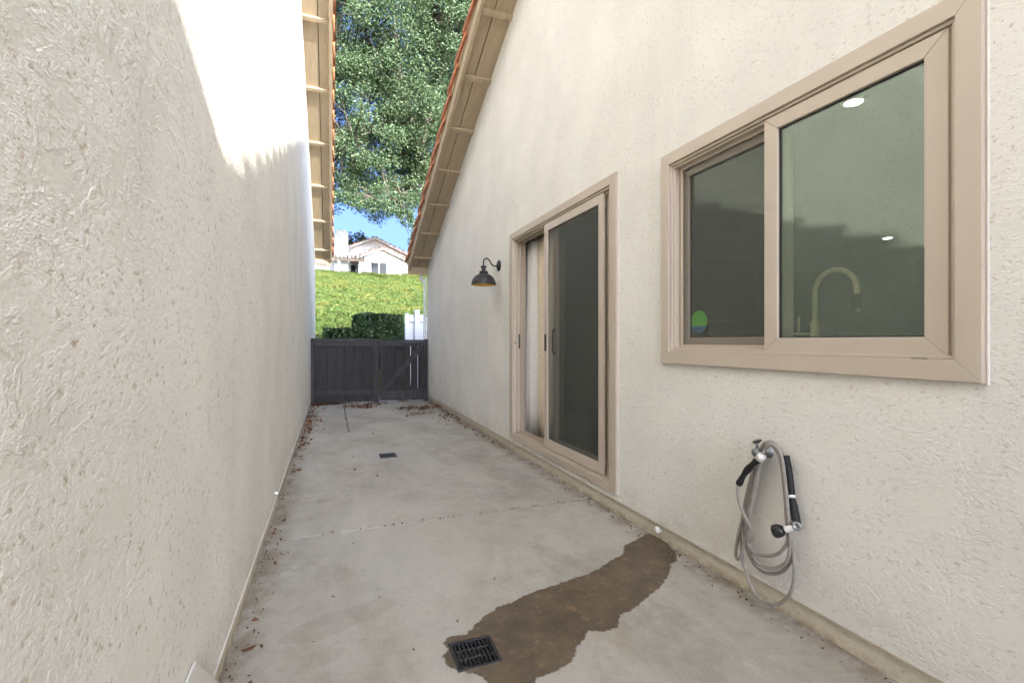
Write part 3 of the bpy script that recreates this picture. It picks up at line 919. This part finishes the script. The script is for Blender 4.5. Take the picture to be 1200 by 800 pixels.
# ------------------------------------------------------------------ sliding door
door = thing('sliding_door', (XR, 3.55, .14), parent=house_r)
Dy0, Dy1, Dz0, Dz1 = 2.580, 4.494, .138, 2.168
rect_frame(MB(), XR - .018, XR + .012, Dy0, Dy1, Dz0, Dz1, .075, .052, .060).build('door_trim', M['trim'], door, bevel=.002)
rect_frame(MB(), XR - .004, XR + .004, Dy0 - .006, Dy1 + .006, Dz0 - .004, Dz1 + .006, .0055).build('caulk_bead', M['stucco_far'], door, bevel=.002)
jy0, jy1, jz0, jz1 = Dy0 + .0755, Dy1 - .0755, Dz0 + .0525, Dz1 - .0605
rect_frame(MB(), XR - .006, XR + .128, jy0, jy1, jz0, jz1, .014).build('door_frame', M['vinyl'], door, bevel=.002)
for k, xx in enumerate((.020, .062, .100)):
    rect_frame(MB(), XR + xx, XR + xx + .008, jy0 + .0145, jy1 - .0145, jz0 + .0145, jz1 - .0145, .016).build('track_rib', M['trim'], door, bevel=.001)
jy0 += .0145; jy1 -= .0145; jz0 += .0145; jz1 -= .0145
# insect screen panel, nearest the outside
sp_y0, sp_y1 = 2.752, 3.690
scr = rect_frame(MB(), XR - .004, XR + .016, sp_y0, sp_y1, jz0 + .006, jz1 - .006, .062, .075, .062).build('screen_panel', M['vinyl'], door, bevel=.003)
MB().box(XR + .006, XR + .0064, sp_y0 + .060, sp_y1 - .060, jz0 + .078, jz1 - .066).build('screen_mesh', M['door_screen'], scr)
MB().box(XR - .016, XR - .0042, 3.645, 3.663, 1.02, 1.16).build('screen_handle', M['black_metal'], scr, bevel=.003)
# sliding glass panel, pushed open behind the screen
sl = rect_frame(MB(), XR + .032, XR + .060, 2.700, 3.585, jz0 + .004, jz1 - .004, .075, .09, .07).build('glass_panel', M['vinyl'], door, bevel=.003)
MB().box(XR + .044, XR + .049, 2.774, 3.511, jz0 + .093, jz1 - .073).build('pane', M['door_glass'], sl)
MB().tube(smooth_path([(XR + .030, 3.548, 1.00), (XR + .010, 3.548, 1.02), (XR + .010, 3.548, 1.18), (XR + .030, 3.548, 1.20)], 4), .008, 8).build('door_handle', M['black_metal'], sl, smooth=True)
# fixed glass panel innermost
fx = rect_frame(MB(), XR + .074, XR + .098, 2.686, 3.560, jz0 + .003, jz1 - .003, .06, .08, .06).build('glass_panel', M['vinyl'], door, bevel=.003)
MB().box(XR + .084, XR + .089, 2.745, 3.501, jz0 + .082, jz1 - .062).build('pane', M['door_glass'], fx)
# latch keepers on the far jamb
MB().box(XR + .045, XR + .058, jy1 - .006, jy1 + .001, 1.03, 1.17).build('latch_plate', M['black_metal'], door, bevel=.001)
MB().box(XR + .005, XR + .012, jy1 - .005, jy1 + .001, 1.075, 1.10).build('latch_plate', M['black_metal'], door, bevel=.001)
# curtain hanging in the opening
cur = thing('curtain', (XR + .25, 3.9, .17), 'white and beige curtain hanging in the open sliding door', 'curtain')
def drape(name, y0, y1, x, amp, waves, mat, ph):
    n = 70; vs = []; fs = []
    zs = [.185, .6, 1.2, 1.8, 2.14]
    for i, z in enumerate(zs):
        for k in range(n):
            u = k / (n - 1)
            vs.append((x + amp * (1 - .25 * i / 4) * math.sin(u * waves * 2 * PI + ph + .3 * math.sin(z * 2)) + .01 * math.sin(u * 31 + z), y0 + (y1 - y0) * u + .012 * math.sin(u * waves * 4 * PI + z), z))
    for i in range(len(zs) - 1):
        for k in range(n - 1): fs.append((i * n + k, i * n + k + 1, (i + 1) * n + k + 1, (i + 1) * n + k))
    m = MB(); m.add(vs, fs); o = m.build(name, mat, cur, smooth=True)
    s = o.modifiers.new('solid', 'SOLIDIFY'); s.thickness = .003
drape('white_panel', 4.23, 4.78, XR + .165, .030, 4.5, M['curtain_white'], .4)
drape('beige_panel', 3.88, 4.24, XR + .180, .022, 3.0, M['curtain_beige'], 1.0)
MB().tube([(XR + .21, 2.5, 2.16), (XR + .21, 4.9, 2.16)], .010, 10).build('curtain_rod', M['black_metal'], cur, smooth=True)

# ------------------------------------------------------------------ gooseneck wall lamp
LY = 4.86
lamp = thing('wall_lamp', (XR, LY, 1.915), 'black gooseneck barn lamp with gold inside, on the wall by the sliding door', 'wall lamp')
MB().lathe([(.0001, -.004), (.058, -.004), (.060, .004), (.056, .012), (.030, .018), (.022, .026), (.0001, .028)], (XR, LY, 1.915), (-1, 0, 0), 26).build('back_plate', M['black_metal'], lamp, smooth=True)
Xs = XR - .175
gpts = [(XR - .02, LY, 1.915), (XR - .055, LY, 1.908), (XR - .085, LY, 1.925), (XR - .105, LY, 1.958), (XR - .130, LY, 1.982), (XR - .158, LY, 1.978), (Xs, LY, 1.955), (Xs, LY, 1.905), (Xs, LY, 1.875)]
MB().tube(smooth_path(gpts, 5), .0075, 12).build('gooseneck', M['black_metal'], lamp, smooth=True)
shd = MB().lathe([(.010, .205), (.026, .203), (.031, .196), (.031, .186), (.022, .182), (.022, .150), (.045, .144), (.047, .128), (.040, .124), (.062, .112), (.092, .094), (.115, .066), (.127, .034), (.130, .012), (.134, .0), (.131, .0)], (Xs, LY, 1.700), n=36).build('lamp_shade', M['black_metal'], lamp, smooth=True)
MB().lathe([(.131, .0005), (.128, .012), (.125, .034), (.113, .064), (.090, .092), (.060, .109), (.0001, .118)], (Xs, LY, 1.700), n=36).build('shade_lining', M['gold_inside'], shd, smooth=True)
MB().lathe([(.0001, .02), (.020, .026), (.028, .045), (.026, .066), (.014, .09), (.012, .112), (.0001, .112)], (Xs, LY, 1.700), n=18).build('bulb', M['bulb'], shd, smooth=True)

# ------------------------------------------------------------------ hose and tap
def hz(x, y, off):            # point traced in the hose close-up, at a distance off the wall
    return on_x(820 + x / 3.333, 490 + y / 3.333, XR - off)
bib = thing('hose_bib', (XR, hz(262, 125, .05).y, .67), 'zinc garden tap on the stucco wall under the window', 'tap')
bp = hz(268, 128, .0)
MB().lathe([(.0001, -.01), (.028, -.01), (.028, .004), (.011, .008), (.011, .05), (.017, .052), (.017, .075), (.0001, .077)], (XR, bp.y, bp.z), (-1, 0, 0), 16).build('tap_body', M['grey_metal'], bib, smooth=True)
e = hz(240, 148, .075)
MB().tube([(XR - .055, bp.y, bp.z), (XR - .070, e.y, e.z)], [.014, .016], 12).build('spout', M['grey_metal'], bib, smooth=True)
h0 = Vector((XR - .062, bp.y, bp.z + .045))
MB().tube([(XR - .062, bp.y, bp.z + .01), h0], .006, 8).build('valve_stem', M['grey_metal'], bib, smooth=True)
MB().lathe([(.0001, -.004), (.010, -.004), (.017, -.003), (.019, .003), (.010, .004), (.0001, .006)], h0, (-.3, .2, 1), 8).build('tap_handle', M['dark_plastic'], bib)
hose = thing('garden_hose', (XR - .05, 1.45, .05), 'coiled taupe garden hose with black grips hanging from the wall tap', 'hose')
R = .0070
strands = [
    # outlet strand from the grip, crossing the coil and joining the lower loop
    [(152, 252, .075), (150, 290, .08), (160, 345, .082), (185, 400, .082), (208, 445, .078), (210, 470, .07), (196, 480, .062), (186, 460, .058), (196, 500, .06), (225, 527, .06), (265, 536, .06), (305, 528, .06), (330, 505, .058), (345, 470, .055), (340, 400, .05), (330, 250, .05), (312, 150, .055), (290, 112, .06), (262, 100, .06), (238, 120, .058), (215, 200, .055), (190, 330, .05), (165, 400, .05), (150, 460, .05), (140, 520, .05), (144, 545, .052), (158, 545, .055), (168, 510, .06), (182, 440, .064), (205, 330, .066), (228, 220, .066), (246, 140, .066), (266, 108, .07), (292, 106, .07), (318, 145, .066), (332, 240, .062), (345, 370, .060), (352, 450, .058), (352, 520, .055), (338, 560, .052), (305, 582, .05), (268, 585, .05), (230, 565, .05), (200, 525, .05), (182, 470, .05)],
    # second loop
    [(182, 470, .05), (178, 400, .04), (196, 280, .036), (222, 170, .038), (244, 112, .045), (270, 98, .05), (298, 112, .05), (320, 170, .045), (332, 280, .042), (344, 400, .045), (358, 480, .045), (356, 545, .042), (330, 590, .038), (295, 606, .036), (255, 602, .034), (218, 575, .034), (192, 530, .034), (176, 470, .034), (176, 400, .03), (190, 300, .026), (214, 200, .028), (240, 116, .036), (268, 92, .04), (300, 104, .04), (326, 150, .036), (340, 300, .036), (352, 420, .05), (366, 520, .05), (370, 600, .048), (362, 660, .045), (338, 704, .042), (300, 726, .04), (262, 718, .04), (222, 690, .04), (196, 645, .04), (178, 590, .04), (164, 520, .04), (158, 440, .036), (168, 380, .03), (186, 290, .02), (212, 190, .018), (240, 122, .026)],
]
for k, s in enumerate(strands):
    MB().tube(smooth_path([hz(*q) for q in s], 5), R, 10).build('hose_coil', M['hose'], hose, smooth=True)
MB().tube(smooth_path([hz(232, 158, .076), hz(205, 180, .082), hz(176, 215, .084), hz(153, 256, .078)], 5), [.0125 + .002 * math.sin(k) for k in range(16)], 12).build('coupling_grip', M['rubber'], hose, smooth=True)
MB().tube([hz(246, 143, .074), hz(230, 160, .077)], .0165, 14).build('coupling_ring', M['white_plastic'], hose, smooth=True)
MB().tube(smooth_path([hz(336, 146, .035), hz(346, 200, .03), hz(354, 262, .03), hz(358, 300, .032)], 5), .0140, 12).build('wand_grip', M['rubber'], hose, smooth=True)
MB().tube([hz(357, 298, .032), hz(359, 310, .033)], .0155, 14).build('wand_ring', M['white_plastic'], hose, smooth=True)
MB().tube(smooth_path([hz(359, 310, .033), hz(366, 345, .036), hz(374, 385, .042), hz(380, 408, .05)], 5), [.0135] * 4 + [.0155] * 8 + [.0145] * 4, 12).build('wand_handle', M['rubber'], hose, smooth=True)
c0 = hz(379, 420, .055)
MB().lathe([(.008, -.02), (.0165, -.02), (.018, .0), (.016, .012), (.008, .013), (.007, -.004), (.0001, -.004)], c0, (-.75, -.55, .2), 16).build('nozzle_collar', M['grey_metal'], hose, smooth=True)
MB().tube(smooth_path([hz(376, 424, .06), hz(355, 428, .068), hz(336, 434, .074)], 4), [.0085 + .0012 * k / 2 for k in range(9)], 12).build('nozzle_neck', M['white_plastic'], hose, smooth=True)
n0 = hz(330, 435, .076); n1 = hz(292, 441, .086); ax = (n1 - n0)
MB().lathe([(.0001, 0), (.012, 0), (.020, .008), (.0245, .020), (.0255, .036), (.023, .040), (.0001, .041)], n0, ax, 20).build('nozzle_head', M['dark_plastic'], hose, smooth=True)

# ------------------------------------------------------------------ gate and fence panel
GY0, GY1 = 9.10, 8.90            # at the left wall / at the right wall
def gpt(x): return GY0 + (GY1 - GY0) * (x - XL) / (XR - XL)
gang = math.atan2(GY1 - GY0, XR - XL)
def gbox(name, x0, x1, d0, d1, z0, z1, parent, bevel=.004):
    """box in the gate's own plane; d = distance towards the camera"""
    xc = (x0 + x1) / 2; m = MB()
    m.box(x0 - xc, x1 - xc, -d1, -d0, z0, z1)
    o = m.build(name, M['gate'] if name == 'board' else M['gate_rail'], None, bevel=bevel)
    zc = (z0 + z1) / 2
    loc = Vector((xc, gpt(xc), zc)) + Matrix.Rotation(gang, 3, 'Z') @ Vector((0, -(d0 + d1) / 2, 0))
    o.rotation_euler = (0, 0, gang)
    return put(o, parent, loc)
def gx(zx): return XL + .01 + (zx - 48) * (XR - XL - .02) / (1066 - 48)      # across, from the close-up
def gz(zy): return 1.155 - (zy - 113) * 1.145 / (672 - 113)
fence = thing('fence_panel', ((XL + gx(580)) / 2, gpt(.2), 0), 'fixed charcoal plank fence panel beside the gate', 'fence')
gbox('post', gx(46), gx(76), -.03, .045, .0, gz(113), fence)
gbox('post', gx(580), gx(625), -.04, .055, .0, gz(116), fence)
gbox('cap_rail', gx(76.5), gx(579.5), -.035, .048, gz(144), gz(115), fence)
gbox('rail', gx(77), gx(579), .0005, .036, gz(184), gz(145), fence)
gbox('rail', gx(77), gx(579), .0005, .040, gz(606), gz(553), fence)
edges = [76, 112, 185, 257, 330, 405, 478, 550, 579]
for a, b in zip(edges[:-1], edges[1:]):
    g_ = random.uniform(.5, 1.4)
    gbox('board', gx(a + g_ * .7), gx(b - g_ * .7), -.020 - random.uniform(0, .004), -.0005, .008 + random.uniform(0, .012), gz(146), fence, .003)
gate = thing('gate', ((gx(630) + XR) / 2, gpt(1.2), 0), 'charcoal plank gate with a diagonal brace and light gaps', 'gate')
gbox('post', gx(1041), gx(1065), -.03, .048, .0, gz(118), gate)
gbox('cap_rail', gx(631), gx(1040), -.035, .046, gz(142), gz(124), gate)
gbox('rail', gx(632), gx(1039), .0005, .038, gz(184), gz(143), gate)
gbox('rail', gx(632), gx(1039), .0005, .038, gz(655), gz(575), gate)
gbox('stile', gx(632), gx(664), .0005, .034, gz(574), gz(185), gate)
gbox('stile', gx(1009), gx(1039), .0005, .034, gz(574), gz(185), gate)
edges = [632, 700, 772, 843, 910, 976, 1039]; gaps = [.7, 1.0, 1.0, 3.2, 3.4, 2.6, .7]
for k, (a, b) in enumerate(zip(edges[:-1], edges[1:])):
    gbox('board', gx(a + gaps[k]), gx(b - gaps[k + 1]), -.020 - random.uniform(0, .004), -.0005, .025 + random.uniform(0, .010), gz(144), gate, .003)
# diagonal brace
b0 = Vector((gx(668), 0, gz(572))); b1 = Vector((gx(1008), 0, gz(190))); L = (b1 - b0).length; a_ = math.atan2(b1.z - b0.z, b1.x - b0.x)
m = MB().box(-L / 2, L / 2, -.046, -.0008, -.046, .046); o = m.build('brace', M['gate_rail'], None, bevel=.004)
mid = (b0 + b1) / 2; o.rotation_euler = (Matrix.Rotation(gang, 3, 'Z') @ Matrix.Rotation(-a_, 3, 'Y')).to_euler()
put(o, gate, Vector((mid.x, gpt(mid.x), mid.z)) + Matrix.Rotation(gang, 3, 'Z') @ Vector((0, -.0234, 0)))
for z in (gz(250), gz(520)):
    gbox('hinge', gx(1018), gx(1056), .050, .054, z - .03, z + .03, gate, .001)

# off-white board leaning low on the left wall
bd = thing('loose_board', (XL + .02, 1.1, 0), 'off-white board with a slanted end at the foot of the blank wall', 'board')
MB().prism([(XL + .004, .35, .002), (XL + .004, 1.755, .002), (XL + .004, 1.43, .283), (XL + .004, .35, .277)], (.007, 0, 0)).build('panel', M['board_white'], bd, bevel=.003)

# ------------------------------------------------------------------ fallen leaves and grit
def litter(n, fx_, fy_, size, zspread):
    return np.array([(fx_(), fy_(), .006 + random.random() * zspread) for _ in range(n)])
U = random.uniform; G = random.gauss
pts = [litter(100, lambda: XL + .02 + abs(G(0, .07)), lambda: U(5.2, 9.0), .04, .02),
       litter(80, lambda: XL + .02 + abs(G(0, .10)), lambda: U(6.2, 7.6), .04, .02),
       litter(14, lambda: XL + .015 + abs(G(0, .04)), lambda: U(2.0, 5.2), .03, .015),
       litter(2, lambda: XL + .03 + abs(G(0, .04)), lambda: U(1.5, 2.2), .03, .015)]
def pile(px, py, rx, ry, n):
    c = on_z(px, py); return litter(n, lambda: c.x + G(0, rx), lambda: c.y + G(0, ry), .04, .03)
pts += [pile(375, 475, .10, .05, 60), pile(395, 474, .16, .04, 70), pile(425, 477, .14, .11, 130), pile(438, 474, .12, .07, 60), pile(471, 470, .05, .05, 30),
        pile(483, 479, .16, .10, 90), pile(498, 479, .06, .12, 50), pile(490, 486, .12, .12, 30), pile(515, 477, .10, .10, 60), pile(520, 487, .1, .3, 30)]
pts.append(litter(12, lambda: U(XL, XR), lambda: U(3.2, 8.8), .03, .004))
pts.append(litter(50, lambda: XR - .01 - abs(G(0, .05)), lambda: U(4.6, 8.8), .03, .01))
allp = np.concatenate(pts); allp[:, 0] = np.clip(allp[:, 0], XL + .012, XR - .015); allp[:, 1] = np.minimum(allp[:, 1], 8.86 + .0 * allp[:, 1])
tag(leaves_mesh('fallen_leaves', allp, .042, M['dry_leaf'], None, .55, .62, 5, .5), 'brown dry leaves blown along the wall foot and before the gate', 'fallen leaves', kind='stuff')
grit = [litter(260, lambda: XR - .004 - abs(G(0, .035)), lambda: U(.8, 8.8), 0, .001), litter(260, lambda: XL + .004 + abs(G(0, .05)), lambda: U(.9, 8.8), 0, .001),
        litter(40, lambda: U(XL, XR), lambda: U(1.4, 6), 0, .0005), litter(90, lambda: U(XL, XR), lambda: JY + G(0, .008), 0, .0005), litter(60, lambda: JX + G(0, .012), lambda: U(JY2, 8.8), 0, .001)]
gp = np.concatenate(grit); gp[:, 2] -= .003
tag(leaves_mesh('soil_crumbs', gp, .011, M['dirt'], None, .8, .5, 6, .6), 'dark soil crumbs along the wall foot and slab joints', 'soil', kind='stuff')

# ------------------------------------------------------------------ hedges and white fence beyond the gate
def hedge(x0, x1, y0, y1, z1, n, label, seed):
    z0 = float(hill_z((x0 + x1) / 2, y0)) - .05
    t = thing('hedge', ((x0 + x1) / 2, (y0 + y1) / 2, z0), label, 'hedge', 'clipped hedges behind the gate')
    g = np.random.default_rng(seed)
    p = g.random((n, 3))
    face = g.integers(0, 6, n); depth = np.abs(g.normal(0, .05, n))
    sz = np.array([x1 - x0, y1 - y0, z1 - z0])
    for k in range(3):
        p[face == 2 * k, k] = depth[face == 2 * k] / sz[k]
        p[face == 2 * k + 1, k] = 1 - depth[face == 2 * k + 1] / sz[k]
    c = np.array([x0, y0, z0]) + p * sz
    c += np.stack([np.array([mnoise.noise(Vector(q) * 3.1 + Vector((k * 9, 0, 0))) for q in c]) * .07 for k in range(3)], 1)
    leaves_mesh('foliage', c, .075, M['hedge_leaf'], t, .6, 0, seed)
    for o in t.children: o.location = -ORIG[t.name]
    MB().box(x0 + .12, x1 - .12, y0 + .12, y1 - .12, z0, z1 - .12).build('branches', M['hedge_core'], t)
A = on_y(416, 367, 13.2); B = on_y(474, 367, 13.2); C = on_y(379, 386, 13.0)
hedge(A.x, B.x, 13.2, 14.4, A.z, 13000, 'tall clipped dark hedge beside the white fence', 21)
hedge(C.x, A.x + .35, 12.9, 13.6, C.z + .02, 10000, 'low clipped dark hedge in front of the tall one', 22)
wf = thing('white_fence', (2.3, 11.6, 0), 'white vinyl fence beside the downspout, beyond the gate', 'fence')
fa = on_y(474.5, 367, 11.6); fpst = on_y(488, 364, 11.6)
zt = fa.z
MB().box(fa.x, fa.x + .09, 11.56, 11.64, -.05, zt + .0).build('post', M['vinyl_white'], wf, bevel=.004)
MB().box(fpst.x - .05, fpst.x + .07, 11.54, 11.66, -.05, fpst.z + .02).build('post', M['vinyl_white'], wf, bevel=.004)
MB().box(fa.x + .0905, 4.8, 11.58, 11.62, zt - .20, zt - .10).build('rail', M['vinyl_white'], wf, bevel=.003)
MB().box(fa.x + .0905, 4.8, 11.58, 11.62, .15, .25).build('rail', M['vinyl_white'], wf, bevel=.003)
for k in range(22):
    x = fa.x + .10 + k * .125
    if abs(x + .05 - fpst.x) < .09: continue
    MB().box(x, x + .112, 11.625, 11.64, .05, zt - .03 - .05 * (k % 2)).build('board', M['vinyl_white'], wf)

# ------------------------------------------------------------------ white house on the hilltop
HYF = 40.0
def HP(px, py, Y=HYF): return on_y(px, py, Y)
hh = thing('house', (3.5, HYF, 6.4), 'white house with tiled gables and a chimney on the hilltop', 'house')
pk = HP(439, 281); lw = HP(405, 296); pitch = .44
def gable(name_wall, px, pz, x0, x1, yf, yb, zb):
    m = MB()
    z0 = pz - pitch * (px - x0); z1 = pz - pitch * (x1 - px)
    pr = [(x0, yf, zb), (x1, yf, zb), (x1, yf, z1), (px, yf, pz), (x0, yf, z0)]
    m.prism(pr, (0, yb - yf, 0)).build(name_wall, M['white_house'], hh)
    for (xa, za, nm) in ((x0, z0, 0), (x1, z1, 1)):
        s = -1 if xa < px else 1
        ov = .45; xo = xa + s * ov; zo = za - pitch * ov
        q = [(px, yf - .4, pz), (xo, yf - .4, zo), (xo, yb + .2, zo), (px, yb + .2, pz)]
        rf = MB().hexa([(x, y, z + .02) for x, y, z in q], [(x, y, z + .20) for x, y, z in q]).build('roof_slope', M['tile_pale'], hh)
        q2 = [(px, yf - .43, pz - .02), (xo, yf - .43, zo - .02), (xo, yf - .43, zo + .15), (px, yf - .43, pz + .15)]
        MB().prism(q2, (0, .028, 0)).build('barge_board', M['white_house'], rf)
        # tile ends along the verge
        k = int(abs(xo - px) / .33)
        for i in range(k):
            f = (i + .5) / k; x = px + (xo - px) * f; z = pz + (zo - pz) * f + .19
            MB().tube([(x, yf - .46, z), (x, yf + .1, z)], .08, 8).build('tile_end', M['tile_pale'], rf, smooth=True)
gable('wall', pk.x, pk.z, pk.x - 5.4, pk.x + 5.4, HYF, HYF + 9, 5.6)
p2 = HP(448, 293, HYF - 1.8)
gable('front_wall', p2.x, p2.z, p2.x - 1.75, p2.x + 2.6, HYF - 1.8, HYF + .05, 5.5)
vent = HP(441.5, 288, HYF - .02)
MB().box(vent.x - .22, vent.x + .22, HYF - .05, HYF - .001, vent.z - .22, vent.z + .22).build('gable_vent', M['stucco_far'], hh)
wa = HP(435, 307.5, HYF - 1.85); wb = HP(453, 322, HYF - 1.85)
wn_ = MB().box(wa.x, wb.x, HYF - 1.86, HYF - 1.801, wb.z, wa.z).build('window', M['far_window'], hh)
MB().box((wa.x + wb.x) / 2 - .04, (wa.x + wb.x) / 2 + .04, HYF - 1.89, HYF - 1.861, wb.z, wa.z).build('mullion', M['white_house'], wn_)
c0 = HP(391.5, 270, HYF - 1.2); c1 = HP(408, 270, HYF - 1.2)
ch = MB().box(c0.x, c1.x, HYF - 1.6, HYF - .5, 5.6, c0.z - .18).build('chimney', M['white_house'], hh, bevel=.05)
MB().box(c0.x + .12, c1.x - .12, HYF - 1.5, HYF - .6, c0.z - .20, c0.z + .05).build('chimney_cap', M['white_house'], ch, bevel=.12)
# patio cover beside the front gable
pg0 = HP(393, 305, HYF - 1.6); pg1 = HP(427, 305, HYF - 1.6)
cov = MB().box(pg0.x - .3, pg1.x - .03, HYF - 2.4, HYF - 2.25, pg0.z - .12, pg0.z + .12).build('patio_cover', M['pergola'], hh)
for k in range(9):
    x = pg0.x - .25 + k * (pg1.x - pg0.x + .15) / 8
    MB().box(x - .04, x + .04, HYF - 2.7, HYF - .01, pg0.z + .121, pg0.z + .28).build('rafter', M['pergola'], cov)
for x in (pg0.x + .25, pg1.x - .35):
    MB().box(x - .06, x + .06, HYF - 2.38, HYF - 2.27, 5.6, pg0.z - .121).build('post', M['white_house'], cov)
d0 = HP(411, 311, HYF - .05); d1 = HP(424, 324, HYF - .05)
dw = MB().box(d0.x, d1.x, HYF - .05, HYF - .001, 5.9, d0.z).build('window', M['far_window'], hh)
MB().box((d0.x + d1.x) / 2 - .05, (d0.x + d1.x) / 2 + .05, HYF - .08, HYF - .051, 5.9, d0.z).build('mullion', M['white_house'], dw)

# ------------------------------------------------------------------ trees
def cloud(centers, radii, per, g):
    n = len(centers)
    d = g.normal(size=(n, per, 3)); d /= np.linalg.norm(d, axis=2)[..., None]
    r = g.random((n, per, 1)) ** .45
    return (centers[:, None, :] + d * r * radii[:, None, :]).reshape(-1, 3)
def big_tree():
    g = np.random.default_rng(5)
    Yt = 32.0; K = Yt / 20.0
    base = Vector((5.6 * K, 20.5 * K, float(hill_z(5.6 * K, 20.5 * K)) - .1))
    t = thing('tree', base, 'tall leafy tree with a pale leaning trunk on the slope', 'tree')
    fork = on_y(503, 200, Yt); l1 = on_y(492, 172, Yt); l2 = on_y(470, 90, Yt); l3 = on_y(455, -60, Yt)
    tr = MB()
    tr.tube(smooth_path([base, Vector((5.2 * K, 20.3 * K, 8.0)), fork + Vector((.4, .1, -1.4)), fork, l1], 5), list(np.linspace(.62, .32, 21)), 12)
    limbs = [[l1, on_y(483, 140, Yt), l2, on_y(463, 30, Yt), l3], [l1, on_y(512, 110, Yt + .5), on_y(525, 30, Yt + .8), on_y(535, -80, Yt + 1)],
             [fork, on_y(540, 150, Yt), on_y(590, 90, Yt + .4), on_y(630, 0, Yt)], [on_y(483, 140, Yt), on_y(455, 115, Yt - .4), on_y(425, 85, Yt - .8), on_y(395, 70, Yt - 1)],
             [l1, on_y(470, 165, Yt - .6), on_y(440, 155, Yt - 1.4), on_y(405, 165, Yt - 2)], [l2, on_y(440, 60, Yt - .3), on_y(415, 10, Yt - .6), on_y(390, -50, Yt)],
             [l2, on_y(490, 60, Yt - .8), on_y(505, 10, Yt - 1.2), on_y(520, -60, Yt - 1)], [fork, on_y(490, 215, Yt - 1), on_y(470, 228, Yt - 1.6), on_y(445, 236, Yt - 2)],
             [l1, on_y(440, 190, Yt + 1), on_y(400, 200, Yt + 2), on_y(360, 190, Yt + 2.5)]]
    skeleton = []; lim = MB()
    for k, lb in enumerate(limbs):
        p = smooth_path(lb, 6); n = len(p)
        (tr if k < 2 else lim).tube(p, list(np.linspace((.27 if k < 2 else (.03 if k == 7 else .09)), .02, n)), 8)
        skeleton += p
    # leaf clumps through the crown
    cl = []
    tries = 0
    while len(cl) < 1750 and tries < 60000:
        tries += 1
        x = g.uniform(-4.5, 12); y = g.uniform(16.5, 24.2); z = g.uniform(5.9, 19)
        dx, dy, dz = (x - 4.2) / 8.2, (y - 20.4) / 3.8, (z - 12.0) / 7.4
        if dx * dx + dy * dy + dz * dz > 1: continue
        low = 6.55 + .30 * math.sin(x * 2.1 + y) + (.07 * (x - 1.5) ** 2 if x < 0 else 0)
        if z < low: continue
        if mnoise.noise(Vector((x * .42, y * .42, z * .42)) + Vector((3, 1, 7))) < -.3: continue
        cl.append((x * K, y * K, 1.1 + (z - 1.1) * K))
    # drooping tips under the crown, as far right as the roof edge
    for px, py in ((398, 236), (410, 240), (421, 243), (436, 246), (446, 244), (458, 250), (468, 256), (474, 264), (480, 258), (486, 270), (490, 282), (484, 290), (492, 240), (500, 230)):
        q = on_y(px, py - 6, Yt - 2.5); cl.append((q.x, q.y, q.z))
    C = np.array(cl)
    sk = np.array([tuple(p) for p in skeleton])
    tw = MB()
    for c in C:
        d = np.linalg.norm(sk - c, axis=1); i = int(d.argmin()); a = Vector(sk[i].tolist()); b = Vector(c.tolist())
        if d[i] > 8: continue
        midp = a.lerp(b, .5) + Vector((g.normal(0, .15), g.normal(0, .15), .25))
        tw.tube([a, midp, b], [.055, .035, .012], 5, cap=False)
    tr.build('trunk', M['bark'], t, smooth=True)
    lim.build('limbs', M['twig'], t, smooth=True)
    tw.build('branches', M['twig'], t, smooth=True)
    rad = np.stack([g.uniform(.35, .75, len(C)), g.uniform(.35, .75, len(C)), g.uniform(.28, .55, len(C))], 1)
    rad *= K
    rad[-14:] *= np.array([.55, .55, .75])
    pts = cloud(C, rad, 240, g)
    o = leaves_mesh('crown', pts, .165, M['tree_leaf'], t, .42, .15, 8)
    o.location = -base
    return t
big_tree()
def shrub(name, c, r, n, label, seed, size):
    g = np.random.default_rng(seed)
    z0 = float(hill_z(c[0], c[1]))
    t = thing(name, (c[0], c[1], z0), label, 'tree')
    MB().tube([(c[0], c[1], z0 - .1), (c[0] + .1, c[1], c[2])], [.16, .08], 8).build('trunk', M['twig'], t, smooth=True)
    C = np.array(c) + g.normal(size=(60, 3)) * np.array(r) * .48
    C[:, 2] = np.maximum(C[:, 2], z0 + .4)
    p = cloud(C, np.full((60, 3), .7), n // 60, g)
    o = leaves_mesh('crown', p, size, M['far_leaf'], t, .5, .1, seed); o.location = -Vector((c[0], c[1], z0))
q = on_y(416, 287, 54)
shrub('tree', (q.x, 54, q.z - .6), (2.6, 2.0, 1.6), 7000, 'olive brown tree crown behind the white hilltop house', 31, .30)
